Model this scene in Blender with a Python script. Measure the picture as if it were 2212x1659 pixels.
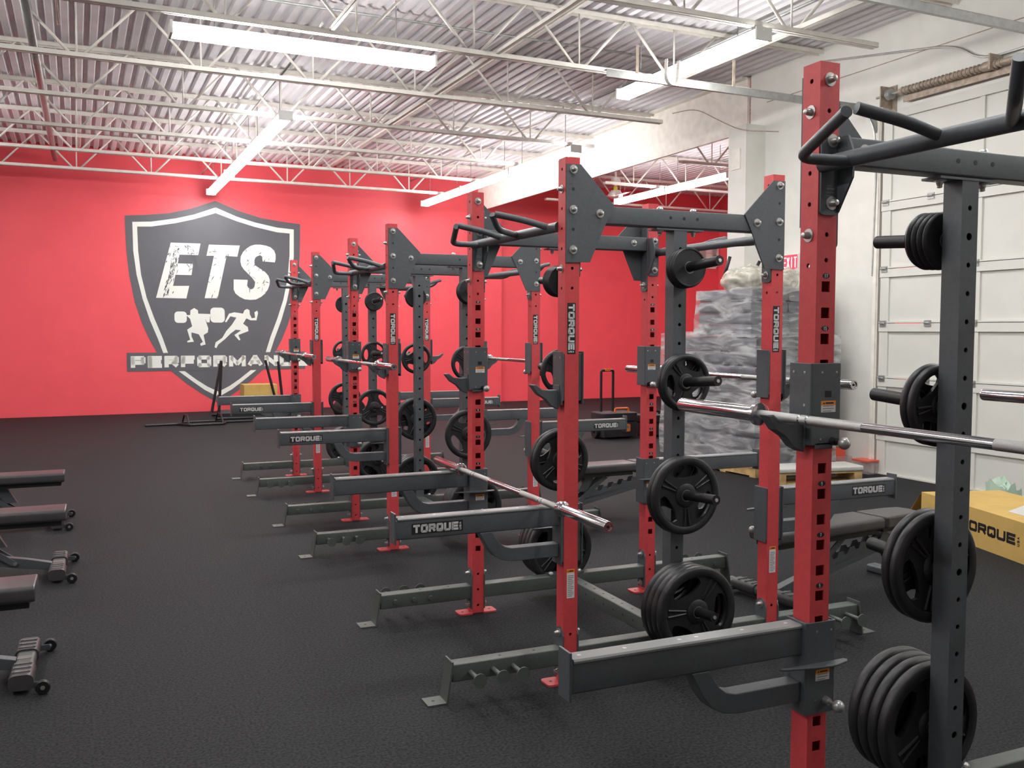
import bpy, math, random
from mathutils import Vector, Matrix
S = bpy.context.scene
for o in list(bpy.data.objects): bpy.data.objects.remove(o)
COL = S.collection
random.seed(7)
# ---------------------------------------------------------------- camera
F_PX, YAW, PITCH, ROLL, CAM_H = 2012.06, 0.4119, 0.0570, 0.0018, 1.7306
cd = bpy.data.cameras.new('camera'); cam = bpy.data.objects.new('camera', cd); COL.objects.link(cam)
cd.sensor_width = 36; cd.lens = F_PX/2212*36; cd.clip_start = .05; cd.clip_end = 200
cy, sy, cp, sp = math.cos(YAW), math.sin(YAW), math.cos(PITCH), math.sin(PITCH)
Fw = Vector((sy*cp, cy*cp, -sp)); Rt = Vector((cy, -sy, 0)); Up = Rt.cross(Fw)
cr, sr = math.cos(ROLL), math.sin(ROLL)
R2 = Rt*cr+Up*sr; U2 = -Rt*sr+Up*cr
cam.matrix_world = Matrix(((R2.x, U2.x, -Fw.x, 0), (R2.y, U2.y, -Fw.y, 0), (R2.z, U2.z, -Fw.z, CAM_H), (0, 0, 0, 1)))
S.camera = cam
# ---------------------------------------------------------------- world, exposure
w = bpy.data.worlds.new('world'); S.world = w; w.use_nodes = True
w.node_tree.nodes['Background'].inputs[0].default_value = (.75, .8, .85, 1)
w.node_tree.nodes['Background'].inputs[1].default_value = .3
S.view_settings.view_transform = 'Standard'; S.view_settings.look = 'None'
S.view_settings.exposure = 0.0; S.view_settings.gamma = 1
S.view_settings.use_curve_mapping = False
LAMP_STRENGTH = 52.0
TH = 0.025                                   # the building stands turned by this much against the racks
cT, sT = math.cos(TH), math.sin(TH)
def B(x, y, z=0): return (cT*x-sT*y, sT*x+cT*y, z)

# ---------------------------------------------------------------- materials
def srgb(r, g, b):
    f = lambda c: (c/255/12.92) if c/255 <= .04045 else ((c/255+.055)/1.055)**2.4
    return (f(r), f(g), f(b), 1)
def mat(name, col, rough=.5, metal=0, noise=0, nscale=30, bump=0, bscale=200, spec=.5, emit=None, estr=0, coat=0):
    m = bpy.data.materials.new(name); m.use_nodes = True; nt = m.node_tree; b = nt.nodes['Principled BSDF']
    b.inputs['Base Color'].default_value = col; b.inputs['Roughness'].default_value = rough
    b.inputs['Metallic'].default_value = metal; b.inputs['Specular IOR Level'].default_value = spec
    b.inputs['Coat Weight'].default_value = coat
    tc = nt.nodes.new('ShaderNodeTexCoord')
    if noise:
        n = nt.nodes.new('ShaderNodeTexNoise'); n.inputs['Scale'].default_value = nscale; n.inputs['Detail'].default_value = 4
        r = nt.nodes.new('ShaderNodeValToRGB')
        r.color_ramp.elements[0].position = .35; r.color_ramp.elements[1].position = .65
        r.color_ramp.elements[0].color = tuple(c*(1-noise) for c in col[:3])+(1,)
        r.color_ramp.elements[1].color = tuple(min(1, c*(1+noise)) for c in col[:3])+(1,)
        nt.links.new(tc.outputs['Object'], n.inputs['Vector']); nt.links.new(n.outputs[0], r.inputs[0])
        nt.links.new(r.outputs[0], b.inputs['Base Color'])
    if bump:
        n2 = nt.nodes.new('ShaderNodeTexNoise'); n2.inputs['Scale'].default_value = bscale
        bp = nt.nodes.new('ShaderNodeBump'); bp.inputs['Strength'].default_value = bump; bp.inputs['Distance'].default_value = .002
        nt.links.new(tc.outputs['Object'], n2.inputs['Vector']); nt.links.new(n2.outputs[0], bp.inputs['Height'])
        nt.links.new(bp.outputs[0], b.inputs['Normal'])
    if emit: b.inputs['Emission Color'].default_value = emit; b.inputs['Emission Strength'].default_value = estr
    return m
M = {}
M['char'] = mat('charcoal_powder_coat', srgb(84, 89, 93), .42, .2, .06, 60, .25, 900)
M['chargreen'] = mat('charcoal_frame_steel', srgb(84, 90, 86), .4, .15, .06, 60, .25, 900)
M['red'] = mat('red_powder_coat', srgb(205, 72, 77), .38, .1, .05, 40, .2, 900)
M['rubber'] = mat('black_rubber', srgb(33, 34, 37), .42, 0, .12, 25, .3, 300)
M['ring'] = mat('plate_hub_steel', srgb(150, 150, 150), .35, .8)
M['dark'] = mat('black_plastic', srgb(22, 23, 25), .45)
M['chrome'] = mat('chrome', srgb(215, 215, 218), .12, 1)
M['knurl'] = mat('knurled_steel', srgb(185, 187, 185), .38, 1, .05, 300, .6, 1500)
M['zinc'] = mat('zinc_plated_steel', srgb(190, 190, 188), .35, .85)
M['knob'] = mat('pull_pin_knob', srgb(176, 176, 174), .32, .55, .1, 60)
M['liner'] = mat('grey_plastic_liner', srgb(118, 120, 120), .35)
M['label'] = mat('white_label_paper', srgb(212, 212, 212), .5)
M['orange'] = mat('orange_label_ink', srgb(228, 140, 40), .5)
M['ink'] = mat('black_ink', srgb(28, 26, 28), .5)
M['inkgrey'] = mat('grey_label_ink', srgb(130, 130, 130), .5)
M['logo'] = mat('silver_lettering', srgb(212, 214, 214), .4, .1)
M['logoback'] = mat('decal_black', srgb(38, 34, 36), .4)
M['pad'] = mat('black_vinyl', srgb(62, 60, 62), .38, 0, .08, 20, .25, 500)
M['white'] = mat('white_wall_paint', srgb(216, 216, 210), .6, 0, .02, 3, .25, 60)
M['block'] = mat('white_block_paint', srgb(226, 226, 220), .6, 0, .03, 4, .4, 25)
M['steelw'] = mat('white_painted_steel', srgb(238, 234, 226), .5, 0, .06, 8)
M['deck'] = mat('grey_roof_deck', srgb(226, 224, 228), .5, 0, .05, 3)
M['galv'] = mat('galvanised_steel', srgb(165, 167, 165), .4, .6, .1, 15)
M['rust'] = mat('dull_brown_steel', srgb(160, 146, 132), .55, .2, .2, 20)
M['housing'] = mat('lamp_housing_white', srgb(235, 235, 232), .4)
M['tube'] = mat('fluorescent_light', (1, 1, 1, 1), .5, emit=(1, .985, .96, 1), estr=LAMP_STRENGTH)
M['card'] = mat('brown_cardboard', srgb(196, 164, 92), .75, 0, .06, 6, .2, 60)
M['carddark'] = mat('cardboard_inside', srgb(120, 98, 62), .8)
M['wood'] = mat('pallet_wood', srgb(196, 164, 112), .7, 0, .2, 12)
M['sheet'] = mat('white_pad_sheet', srgb(200, 200, 195), .6)
M['exit'] = mat('exit_sign_face', srgb(150, 40, 55), .4, emit=srgb(255, 75, 100), estr=.65)
M['exitw'] = mat('exit_sign_letters', srgb(255, 205, 210), .4, emit=srgb(255, 220, 225), estr=.9)
M['yellow'] = mat('yellow_notice', srgb(215, 230, 40), .5)
M['mural_dark'] = mat('mural_charcoal_paint', srgb(92, 93, 99), .55, 0, .03, 3)
M['mural_white'] = mat('mural_white_paint', srgb(232, 236, 230), .55)
M['tool'] = mat('toolbox_black', srgb(34, 35, 39), .5, 0, .1, 20)
M['toolorange'] = mat('toolbox_orange', srgb(226, 112, 32), .45)
M['bagred'] = mat('orange_lid_plastic', srgb(236, 92, 66), .4)
M['green'] = mat('green_packing', srgb(176, 200, 182), .6)
M['loadgrey'] = mat('stacked_grey_goods', srgb(96, 98, 106), .6, 0, .35, 5)
# rubber floor: fine speckle
m = mat('speckled_rubber_floor', srgb(38, 39, 41), .7, 0, .6, 75, .5, 140, .12); M['floor'] = m
# red wall paint, slight roller texture
M['wallred'] = mat('red_wall_paint', srgb(238, 84, 94), .5, 0, .025, 2, .2, 80)
# clear plastics
def clear(name, col, alpha, streak, scale, rough=.18):
    m = mat(name, col, rough); nt = m.node_tree; b = nt.nodes['Principled BSDF']
    tc = nt.nodes.new('ShaderNodeTexCoord'); mp = nt.nodes.new('ShaderNodeMapping'); mp.inputs['Scale'].default_value = scale
    mp.inputs['Rotation'].default_value = (.5, .3, .2)
    n = nt.nodes.new('ShaderNodeTexNoise'); n.inputs['Scale'].default_value = 3; n.inputs['Detail'].default_value = 6; n.inputs['Distortion'].default_value = 1.4
    r = nt.nodes.new('ShaderNodeMapRange'); r.inputs[1].default_value = .38; r.inputs[2].default_value = .7
    r.inputs[3].default_value = alpha; r.inputs[4].default_value = streak
    bp = nt.nodes.new('ShaderNodeBump'); bp.inputs['Strength'].default_value = .5; bp.inputs['Distance'].default_value = .012
    nt.links.new(tc.outputs['Object'], mp.inputs[0]); nt.links.new(mp.outputs[0], n.inputs['Vector'])
    nt.links.new(n.outputs[0], r.inputs[0]); nt.links.new(r.outputs[0], b.inputs['Alpha'])
    nt.links.new(n.outputs[0], bp.inputs['Height']); nt.links.new(bp.outputs[0], b.inputs['Normal'])
    return m
M['wrap'] = clear('stretch_wrap', srgb(210, 212, 214), .12, .72, (.7, .7, 3.0))
M['bag'] = clear('clear_plastic_bag', srgb(214, 211, 198), .4, .85, (2, 2, 2))
M['tub'] = clear('clear_tub_plastic', srgb(225, 205, 205), .35, .5, (1, 1, 1))

# ---------------------------------------------------------------- mesh builder
class MB:
    def __init__(s): s.v = []; s.f = []; s.mi = []; s.T = lambda p: p; s.m = 0; s.sm = []
    def add(s, vs, fs, smooth=False):
        n = len(s.v); s.v += [tuple(s.T(tuple(p))) for p in vs]
        for f in fs: s.f.append([n+i for i in f]); s.mi.append(s.m); s.sm.append(smooth)
        return s
    def box(s, a, b, ch=0):
        x0, y0, z0 = [min(a[i], b[i]) for i in range(3)]; x1, y1, z1 = [max(a[i], b[i]) for i in range(3)]
        return s.add([(x0,y0,z0),(x1,y0,z0),(x1,y1,z0),(x0,y1,z0),(x0,y0,z1),(x1,y0,z1),(x1,y1,z1),(x0,y1,z1)],
              [(0,3,2,1),(4,5,6,7),(0,1,5,4),(1,2,6,5),(2,3,7,6),(3,0,4,7)])
    def prism(s, poly, d0, d1, plane='xz', smooth=False):
        def P(u, v, d): return (u, d, v) if plane == 'xz' else ((u, v, d) if plane == 'xy' else (d, u, v))
        n = len(poly)
        vs = [P(u, v, d0) for u, v in poly]+[P(u, v, d1) for u, v in poly]
        s.add(vs, [tuple(range(n))[::-1], tuple(range(n, 2*n))])
        k = len(s.v)-2*n
        for i in range(n):
            j = (i+1) % n; s.f.append([k+i, k+j, k+n+j, k+n+i]); s.mi.append(s.m); s.sm.append(smooth)
        return s
    def cyl(s, a, b, r, r2=None, n=16, caps=True):
        a = Vector(a); b = Vector(b); d = (b-a).normalized(); r2 = r if r2 is None else r2
        u = d.orthogonal().normalized(); v = d.cross(u)
        vs = []
        for c, rr in ((a, r), (b, r2)):
            for i in range(n):
                t = 2*math.pi*i/n; vs.append(tuple(c+u*rr*math.cos(t)+v*rr*math.sin(t)))
        s.add(vs, [(i, (i+1) % n, n+(i+1) % n, n+i) for i in range(n)], True)
        if caps:
            k = len(s.v)-2*n
            s.f.append([k+i for i in range(n)][::-1]); s.f.append([k+n+i for i in range(n)]); s.mi += [s.m]*2; s.sm += [False]*2
        return s
    def lathe(s, prof, n=24, axis='z', c=(0, 0, 0), closed=False):
        vs = []
        for r, h in prof:
            for i in range(n):
                t = 2*math.pi*i/n; x, y = r*math.cos(t), r*math.sin(t)
                vs.append({'z': (c[0]+x, c[1]+y, c[2]+h), 'y': (c[0]+x, c[1]+h, c[2]+y), 'x': (c[0]+h, c[1]+x, c[2]+y)}[axis])
        fs = []; m_ = len(prof)
        for k in range(m_ if closed else m_-1):
            k2 = (k+1) % m_
            for i in range(n): fs.append((k*n+i, k*n+(i+1) % n, k2*n+(i+1) % n, k2*n+i))
        return s.add(vs, fs, True)
    def ball(s, c, r, n=16, sz=(1, 1, 1)):
        m_ = n//2; vs = [(c[0], c[1], c[2]-r*sz[2])]; fs = []
        for j in range(1, m_):
            p = -math.pi/2+math.pi*j/m_
            for i in range(n):
                t = 2*math.pi*i/n; vs.append((c[0]+r*sz[0]*math.cos(p)*math.cos(t), c[1]+r*sz[1]*math.cos(p)*math.sin(t), c[2]+r*sz[2]*math.sin(p)))
        vs.append((c[0], c[1], c[2]+r*sz[2])); T = len(vs)-1
        for i in range(n):
            fs.append((0, 1+(i+1) % n, 1+i)); b = 1+(m_-2)*n; fs.append((T, b+i, b+(i+1) % n))
            for j in range(m_-2): a = 1+j*n; fs.append((a+i, a+(i+1) % n, a+n+(i+1) % n, a+n+i))
        return s.add(vs, fs, True)
    def tube(s, pts, r, n=12, round_=.0, steps=5):
        pts = [Vector(p) for p in pts]; path = [pts[0]]
        for i in range(1, len(pts)-1):                        # round the corners
            p, a, b = pts[i], pts[i-1], pts[i+1]
            ra = min(round_, (a-p).length*.45); rb = min(round_, (b-p).length*.45)
            if round_ <= 0: path.append(p); continue
            A = p+(a-p).normalized()*ra; Bp = p+(b-p).normalized()*rb
            for k in range(steps+1):
                t = k/steps; path.append(A*(1-t)**2+p*2*t*(1-t)+Bp*t*t)
        path.append(pts[-1]); vs = []; u = None
        for i, p in enumerate(path):
            d = (path[min(i+1, len(path)-1)]-path[max(i-1, 0)]).normalized()
            u = d.orthogonal().normalized() if u is None else (u-d*u.dot(d)).normalized()
            v = d.cross(u)
            for k in range(n): t = 2*math.pi*k/n; vs.append(tuple(p+u*r*math.cos(t)+v*r*math.sin(t)))
        L = len(path); fs = [(i*n+k, i*n+(k+1) % n, (i+1)*n+(k+1) % n, (i+1)*n+k) for i in range(L-1) for k in range(n)]
        s.add(vs, fs, True); q = len(s.v)-L*n
        s.f.append([q+k for k in range(n)][::-1]); s.f.append([q+(L-1)*n+k for k in range(n)]); s.mi += [s.m]*2; s.sm += [False]*2
        return s
    def rbox(s, a, b, r=.01, axis='x', n=4):                  # a box with the four edges along one axis rounded
        lo = [min(a[i], b[i]) for i in range(3)]; hi = [max(a[i], b[i]) for i in range(3)]
        k = 'xyz'.index(axis); i0, i1 = [i for i in range(3) if i != k]
        if axis == 'y': i0, i1 = 0, 2
        u0, u1, v0, v1 = lo[i0], hi[i0], lo[i1], hi[i1]; poly = []
        for cx, cy_, st in ((u1-r, v1-r, 0), (u0+r, v1-r, 90), (u0+r, v0+r, 180), (u1-r, v0+r, 270)):
            for q in range(n+1): t = math.radians(st+90*q/n); poly.append((cx+r*math.cos(t), cy_+r*math.sin(t)))
        return s.prism(poly, lo[k], hi[k], {'x': 'yz', 'y': 'xz', 'z': 'xy'}[axis], True)
    def build(s, name, mats, parent=None, loc=None, rot=None, bevel=0, auto=True):
        me = bpy.data.meshes.new(name); me.from_pydata(s.v, [], s.f)
        mats = mats if isinstance(mats, (list, tuple)) else [mats]
        for q in mats: me.materials.append(M[q] if isinstance(q, str) else q)
        me.polygons.foreach_set('material_index', s.mi); me.polygons.foreach_set('use_smooth', s.sm)
        import bmesh
        bm = bmesh.new(); bm.from_mesh(me); bmesh.ops.recalc_face_normals(bm, faces=bm.faces)
        for e in bm.edges:
            if len(e.link_faces) == 2 and e.calc_face_angle(0) > .7: e.smooth = False
        bm.to_mesh(me); bm.free(); me.update()
        o = bpy.data.objects.new(name, me); COL.objects.link(o)
        if parent: o.parent = parent
        if loc is not None: o.location = loc
        if rot is not None: o.rotation_euler = rot
        if bevel:
            bv = o.modifiers.new('bevel', 'BEVEL'); bv.width = bevel; bv.segments = 2; bv.limit_method = 'ANGLE'; bv.angle_limit = .7
        return o
def tag(o, label=None, cat=None, group=None, kind=None):
    if label: o['label'] = label
    if cat: o['category'] = cat
    if group: o['group'] = group
    if kind: o['kind'] = kind
    return o
def thing(name, label, cat, loc=(0, 0, 0), rz=0, group=None):
    o = bpy.data.objects.new(name, None); COL.objects.link(o); o.location = loc; o.rotation_euler = (0, 0, rz); o.empty_display_size = .1
    return tag(o, label, cat, group)
def copy_tree(o, parent=None):
    c = o.copy(); COL.objects.link(c)
    if parent: c.parent = parent
    for ch in list(o.children): copy_tree(ch, c)
    return c
def structure(name, mb, mats, **k): return tag(mb.build(name, mats, **k), kind='structure')

# ---------------------------------------------------------------- block lettering drawn as strokes
O_ = [(0,.12),(.12,0),(.88,0),(1,.12),(1,.88),(.88,1),(.12,1),(0,.88),(0,.12)]
GL = {'T': [[(0,1),(1,1)],[(.5,1),(.5,0)]], 'O': [O_], 'Q': [O_, [(.5,.28),(.72,-.14)]],
 'R': [[(0,0),(0,1),(.9,1),(1,.9),(1,.55),(.9,.45),(0,.45)],[(.6,.45),(1,0)]],
 'U': [[(0,1),(0,.12),(.12,0),(.88,0),(1,.12),(1,1)]], 'E': [[(1,1),(0,1),(0,0),(1,0)],[(0,.5),(.92,.5)]],
 'S': [[(1,.85),(.88,1),(.12,1),(0,.88),(0,.62),(.12,.5),(.88,.5),(1,.38),(1,.12),(.88,0),(.12,0),(0,.15)]],
 'A': [[(0,0),(.45,1),(.55,1),(1,0)],[(.2,.32),(.8,.32)]], 'P': [[(0,0),(0,1),(.9,1),(1,.9),(1,.55),(.9,.42),(0,.42)]],
 'F': [[(1,1),(0,1),(0,0)],[(0,.48),(.9,.48)]], 'M': [[(0,0),(0,1),(.5,.15),(1,1),(1,0)]], 'N': [[(0,0),(0,1),(1,0),(1,1)]],
 'C': [[(1,.75),(1,.88),(.88,1),(.12,1),(0,.88),(0,.12),(.12,0),(.88,0),(1,.12),(1,.25)]],
 'X': [[(0,0),(1,1)],[(0,1),(1,0)]], 'I': [[(.5,0),(.5,1)]], 'B': [[(0,0),(0,1),(.85,1),(1,.87),(1,.62),(.85,.5),(0,.5)],[(0,0),(.85,0),(1,.13),(1,.38),(.85,.5)]],
 '1': [[(.2,.8),(.55,1),(.55,0)]], '7': [[(0,1),(1,1),(.4,0)]], '5': [[(1,1),(.1,1),(.1,.55),(.9,.55),(1,.42),(1,.12),(.88,0),(0,0)]],
 '9': [[(1,.5),(.12,.5),(0,.62),(0,.88),(.12,1),(.88,1),(1,.88),(1,0),(.1,0)]], '3': [[(0,1),(1,1),(1,0),(0,0)],[(.2,.5),(1,.5)]],
 '8': [O_, [(0,.5),(1,.5)]], '4': [[(0,1),(0,.45),(1,.45)],[(.8,1),(.8,0)]], '0': [O_]}
def letters(mb, text, x, z, w, h, t, gap, fr, d, shear=0, widths={}):
    """text as solid strokes; fr maps (u,v,depth) to a point; returns the end x"""
    for ch in text:
        W = w*widths.get(ch, 1)
        if ch in GL:
            for pl in GL[ch]:
                P = [(x+t/2+u*(W-t), z+t/2+v*(h-t)) for u, v in pl]
                for (x0, z0), (x1, z1) in zip(P, P[1:]):
                    L = math.hypot(x1-x0, z1-z0) or 1; dx, dz = (x1-x0)/L*t/2, (z1-z0)/L*t/2
                    ex = .8 if abs(dx*dz) < 1e-9 else .35
                    Q = [(x0-dx*ex-dz, z0-dz*ex+dx), (x0-dx*ex+dz, z0-dz*ex-dx), (x1+dx*ex+dz, z1+dz*ex-dx), (x1+dx*ex-dz, z1+dz*ex+dx)]
                    Q = [(a+shear*(b-z), b) for a, b in Q]
                    mb.add([fr(a, b, 0) for a, b in Q]+[fr(a, b, d) for a, b in Q], [(0,1,2,3),(4,7,6,5),(0,4,5,1),(1,5,6,2),(2,6,7,3),(3,7,4,0)])
        x += W+gap
    return x-gap
def torque_logo(parent, fr, W, H, t_back=.0006, mats=('logoback', 'logo'), back=True):
    """maker's decal: TORQUE with a small USA; W long, H high, drawn with fr(u,v,depth)"""
    mb = MB()
    if back:
        p = .16*H; mb.add([fr(a, b, c) for c in (0, t_back) for a, b in ((-p,-p),(W+p,-p),(W+p,H+p),(-p,H+p))], [(0,1,2,3),(4,7,6,5),(0,4,5,1),(1,5,6,2),(2,6,7,3),(3,7,4,0)])
    mb.m = 1; gw = (W-.30*H-5*.1*H-.1*H)/6
    f2 = lambda a, b, c: fr(a, b, t_back+c)
    e = letters(mb, 'TORQUE', 0, 0, gw, H, .27*H, .1*H, f2, .0006)
    f3 = lambda a, b, c: fr(e+.42*H-b, a, t_back+c)
    letters(mb, 'USA', 0, .04*H, .27*H, .26*H, .07*H, .06*H, lambda a, b, c: f2(e+.1*H+.30*H-b, a, c), .0006)
    return mb.build('logo_decal', list(mats), parent)

# ================================================================ BUILDING
ZD = 5.37; YB = 20.75; XR = 8.8
mb = MB().box((-10, -5, -.1), (18, YB+.1, 0)); structure('floor', mb, 'floor', rot=(0, 0, TH))
mb = MB(); pitch = .16; x = -10
prof = []
while x < XR-.01:
    prof += [(x, ZD), (x+.07, ZD), (x+.09, ZD+.045), (x+.14, ZD+.045)]; x += pitch
prof.append((XR, ZD)); top = [(XR, ZD+.08), (-10, ZD+.08)]
def deck_mesh(prof, y0, y1, extra=None):
    m = MB(); n = len(prof)
    m.add([(a, y0, b) for a, b in prof]+[(a, y1, b) for a, b in prof], [(i, i+1, n+i+1, n+i) for i in range(n-1)])
    m.box((prof[0][0], y0, ZD+.06), (prof[-1][0], y1, ZD+.1)); return m
structure('ceiling', deck_mesh(prof, -5, YB), 'deck', rot=(0, 0, TH))
prof2 = []; x = XR+.02
while x < 18: prof2 += [(x, ZD), (x+.07, ZD), (x+.09, ZD+.045), (x+.14, ZD+.045)]; x += pitch
structure('ceiling', deck_mesh(prof2, 8, YB), 'deck', rot=(0, 0, TH))
structure('wall_back', MB().box((-10, YB, 0), (18, YB+.2, ZD+.1)), 'wallred', rot=(0, 0, TH))
structure('wall_left', MB().box((-10.2, -5, 0), (-10, YB+.2, ZD+.1)), 'white', rot=(0, 0, TH))
structure('wall_front', MB().box((-10, -5.2, 0), (18, -5, ZD+.1)), 'white', rot=(0, 0, TH))
# right wall with the garage opening cut out of it, up to the pilaster; the opening to the next room follows
DY0, DY1, DZ = 5.65, 8.39, 4.34
mb = MB(); mb.box((XR, -5, 0), (XR+.3, DY0, ZD+.1)); mb.box((XR, DY1, 0), (XR+.3, 10.8, ZD+.1)); mb.box((XR, DY0, DZ), (XR+.3, DY1, ZD+.1))
structure('wall_right', mb, 'block', rot=(0, 0, TH))
structure('trim_seam_shadow', MB().box((XR-.004, DY1+.05, 4.915), (XR, 10.45, 4.925)).box((XR-.004, -5, 4.915), (XR, DY1+.05, 4.925)), 'rust', rot=(0, 0, TH))  # thin brown strip stands in for the shadow line of a wall seam
structure('wall_beyond', MB().box((15.9, 8, 0), (16.1, YB, ZD+.1)), 'wallred', rot=(0, 0, TH))
structure('wall_beyond_front', MB().box((XR+.3, 7.9, 0), (16.1, 8.0, ZD+.1)), 'white', rot=(0, 0, TH))
# pilaster and the deep white header beam over the opening
mb = MB().box((8.46, 10.47, 0), (XR+.3, 10.85, 4.6)); structure('trim_2', mb, 'block', rot=(0, 0, TH))
o = MB().box((8.445, 10.58, 4.0), (8.46, 10.76, 4.28)).build('panel', 'steelw'); o.name = 'access_panel'; o.rotation_euler = (0, 0, TH)
tag(o, 'small white cover plate high on the white pillar', 'cover plate')
mb = MB(); mb.box((XR-.02, 10.85, 4.585), (XR+.02, YB, ZD-.02)); mb.box((XR-.12, 10.85, ZD-.04), (XR+.3, YB, ZD-.01))
structure('trim_3', mb, 'steelw', rot=(0, 0, TH))
structure('trim_4', MB().box((8.55, YB-.12, 0), (9.35, YB, 4.58)), 'wallred', rot=(0, 0, TH))
structure('trim_5', MB().box((-10, YB-.05, ZD-.09), (XR, YB, ZD-.05)), 'steelw', rot=(0, 0, TH))
structure('baseboard_right', MB().box((XR-.012, 8.45, 0), (XR, 10.45, .012)), 'galv', rot=(0, 0, TH))

# roof joists (steel trusses) -----------------------------------------------------------
ZB, ZT = 4.71, 5.35
def joist(y, x0, x1, xe, label, bright=False, group=None):
    t = thing('roof_joist', label, 'roof joist', B(0, y, 0), TH, group)
    mb = MB()
    for dy in (-.045, .012): mb.box((x0, dy, ZB-.02), (x1, dy+.033, ZB-.014)); 
    mb.box((x0, -.045, ZB-.02), (x1, -.039, ZB+.03)); mb.box((x0, .039, ZB-.02), (x1, .045, ZB+.03)); mb.build('bottom_chord', 'steelw', t)
    mb = MB(); mb.box((x0, -.05, ZT-.008), (xe, .05, ZT)); mb.box((x0, -.05, ZT-.055), (xe, -.043, ZT)); mb.box((x0, .043, ZT-.055), (xe, .05, ZT)); mb.build('top_chord', 'steelw', t)
    mb = MB(); k = math.floor((x0-.07)/1.29)+1
    while .07+1.29*k < x1-.1:
        n = .07+1.29*k; k += 1
        mb.cyl((n, 0, ZB), (n, 0, ZT-.03), .011, n=6)
        for s_ in (-1, 1):
            a = Vector((n+s_*.05, 0, ZB)); b = Vector((n+s_*.62, 0, ZT-.03))
            mb.cyl(a, b, .017, n=6)
    mb.build('web', 'steelw', t); return t
ys_j = [19.2, 17.25, 15.28, 13.3, 11.35, 9.42, 7.4, 5.45, 3.5, 1.5]
nm = ['closest to the red wall', 'second from the red wall', 'third from the red wall', 'fourth from the red wall', 'fifth from the red wall', 'just above the wide glowing lamp at upper left', 'above the lamp by the garage door', 'crossing the very top of the view', 'overhead behind the top edge of the view', 'overhead behind the camera']
for y, n_ in zip(ys_j[:8], nm): joist(y, -10, 7.65 if y < 17.5 else 7.3, XR, 'white open-web steel roof joist, '+n_)
for i, y in enumerate((19.0, 16.4, 13.8)):
    joist(y, XR+.9, 15.8, 15.85, 'white roof joist in the room beyond, %s of three' % ('farthest', 'middle', 'nearest')[i])
# bridging angles running along the roof
def long_bar(name, cat, label, x0, y0, z0, x1, y1, z1, r=.02, m='steelw', box=False, group=None):
    mb = MB()
    if box: mb.box((-r, 0, -r), (r, y1-y0, -r+.005)); mb.box((-r, 0, -r), (-r+.005, y1-y0, r))
    else: mb.cyl((0, 0, 0), (x1-x0, y1-y0, z1-z0), r, n=8)
    o = mb.build(name, m); o.location = B(x0, y0, z0); o.rotation_euler = (0, 0, TH); return tag(o, label, cat, group)
long_bar('bridging_angle', 'steel bar', 'white steel angle lying on the joists beside the lamp by the garage door', 6.62, 5.0, 4.76, 6.62, 10.4, 4.76, .025, box=True)
long_bar('bridging_angle', 'steel bar', 'white steel angle running over the joists in the middle of the roof', 5.04, 4, 5.28, 5.04, 20.6, 5.28, .022, box=True)
long_bar('bridging_angle', 'steel bar', 'bright white steel angle crossing low under the joists at top centre', 4.2, 4, 4.74, 4.2, 13.3, 4.74, .02, box=True)
long_bar('bridging_angle', 'steel bar', 'white steel angle above the left end of the wide lamp', 2.38, 4, 4.74, 2.38, 9.4, 4.74, .02, box=True)
long_bar('vent_pipe', 'pipe', 'grey pipe running along the roof at upper left', -.42, 8.5, 5.05, -.3, 20.4, 5.05, .05, 'galv')
long_bar('conduit', 'pipe', 'thin dark conduit beside the grey pipe at upper left', -.12, 8.5, 5.0, -.1, 11.3, 5.0, .012, 'rust')
long_bar('conduit', 'pipe', 'thin grey conduit crossing the roof above the wide lamp', -3, 10.3, 5.25, 7.6, 10.3, 5.25, .014, 'galv')
long_bar('conduit', 'pipe', 'thin grey conduit running beside the long lamp toward the red wall', 2.45, 10, 5.0, 2.45, 20.6, 5.0, .014, 'galv')
long_bar('conduit', 'pipe', 'thin conduit on the roof above the opening to the next room', 7.0, 6, 5.15, 7.0, 20.5, 5.15, .018, 'galv')
# ---------------------------------------------------------------- lamps
def lamp(x0, y0, x1, y1, z, label, wdt=.16, shade=True):
    L = math.hypot(x1-x0, y1-y0); a = math.atan2(y1-y0, x1-x0)+TH
    t = thing('strip_light', label, 'strip light', B(x0, y0, z), a)
    MB().box((0, -wdt*.36, .012), (L, wdt*.36, .055)).build('housing', 'housing', t)
    for a_ in (-.025, L): MB().box((a_, -wdt*.55, -.062), (a_+.025, wdt*.55, .06)).build('end_cap', 'housing', t)
    poly = [(-wdt/2, .011), (-wdt/2, -.03), (-wdt*.38, -.062), (wdt*.38, -.062), (wdt/2, -.03), (wdt/2, .011)]
    MB().prism(poly, 0.001, L-.001, 'yz').build('diffuser', 'tube', t)
    for q in (.15, .85): MB().cyl((L*q, 0, .055), (L*q, 0, min(.6, ZD-z-.02)), .006, n=6).build('hanger', 'galv', t)
    return t
lamp(.89, 9.6, 3.52, 9.6, 4.6, 'wide glowing strip light under the roof at upper left', .21)
for i in range(3): lamp(2.60, 12.75+i*2.55, 2.60, 12.75+i*2.55+2.5, 4.6, ('nearest', 'middle', 'farthest')[i]+' of three strip lights in the row pointing at the shield on the red wall', .17)
lamp(6.08, 7.3, 6.08, 9.84, 4.6, 'glowing strip light nearest the garage door', .17)
for i in range(3): lamp(7.2, 13.06+i*2.36, 7.2, 13.06+i*2.36+2.3, 4.6, ('nearest', 'middle', 'farthest')[i]+' of three strip lights in the row beside the white header beam', .17)
for i in range(2): lamp(10.95, 14.0+i*1.98, 10.95, 14.0+i*1.98+1.94, 4.6, ('nearer', 'farther')[i]+' strip light in the room beyond the pillar', .17)
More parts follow.
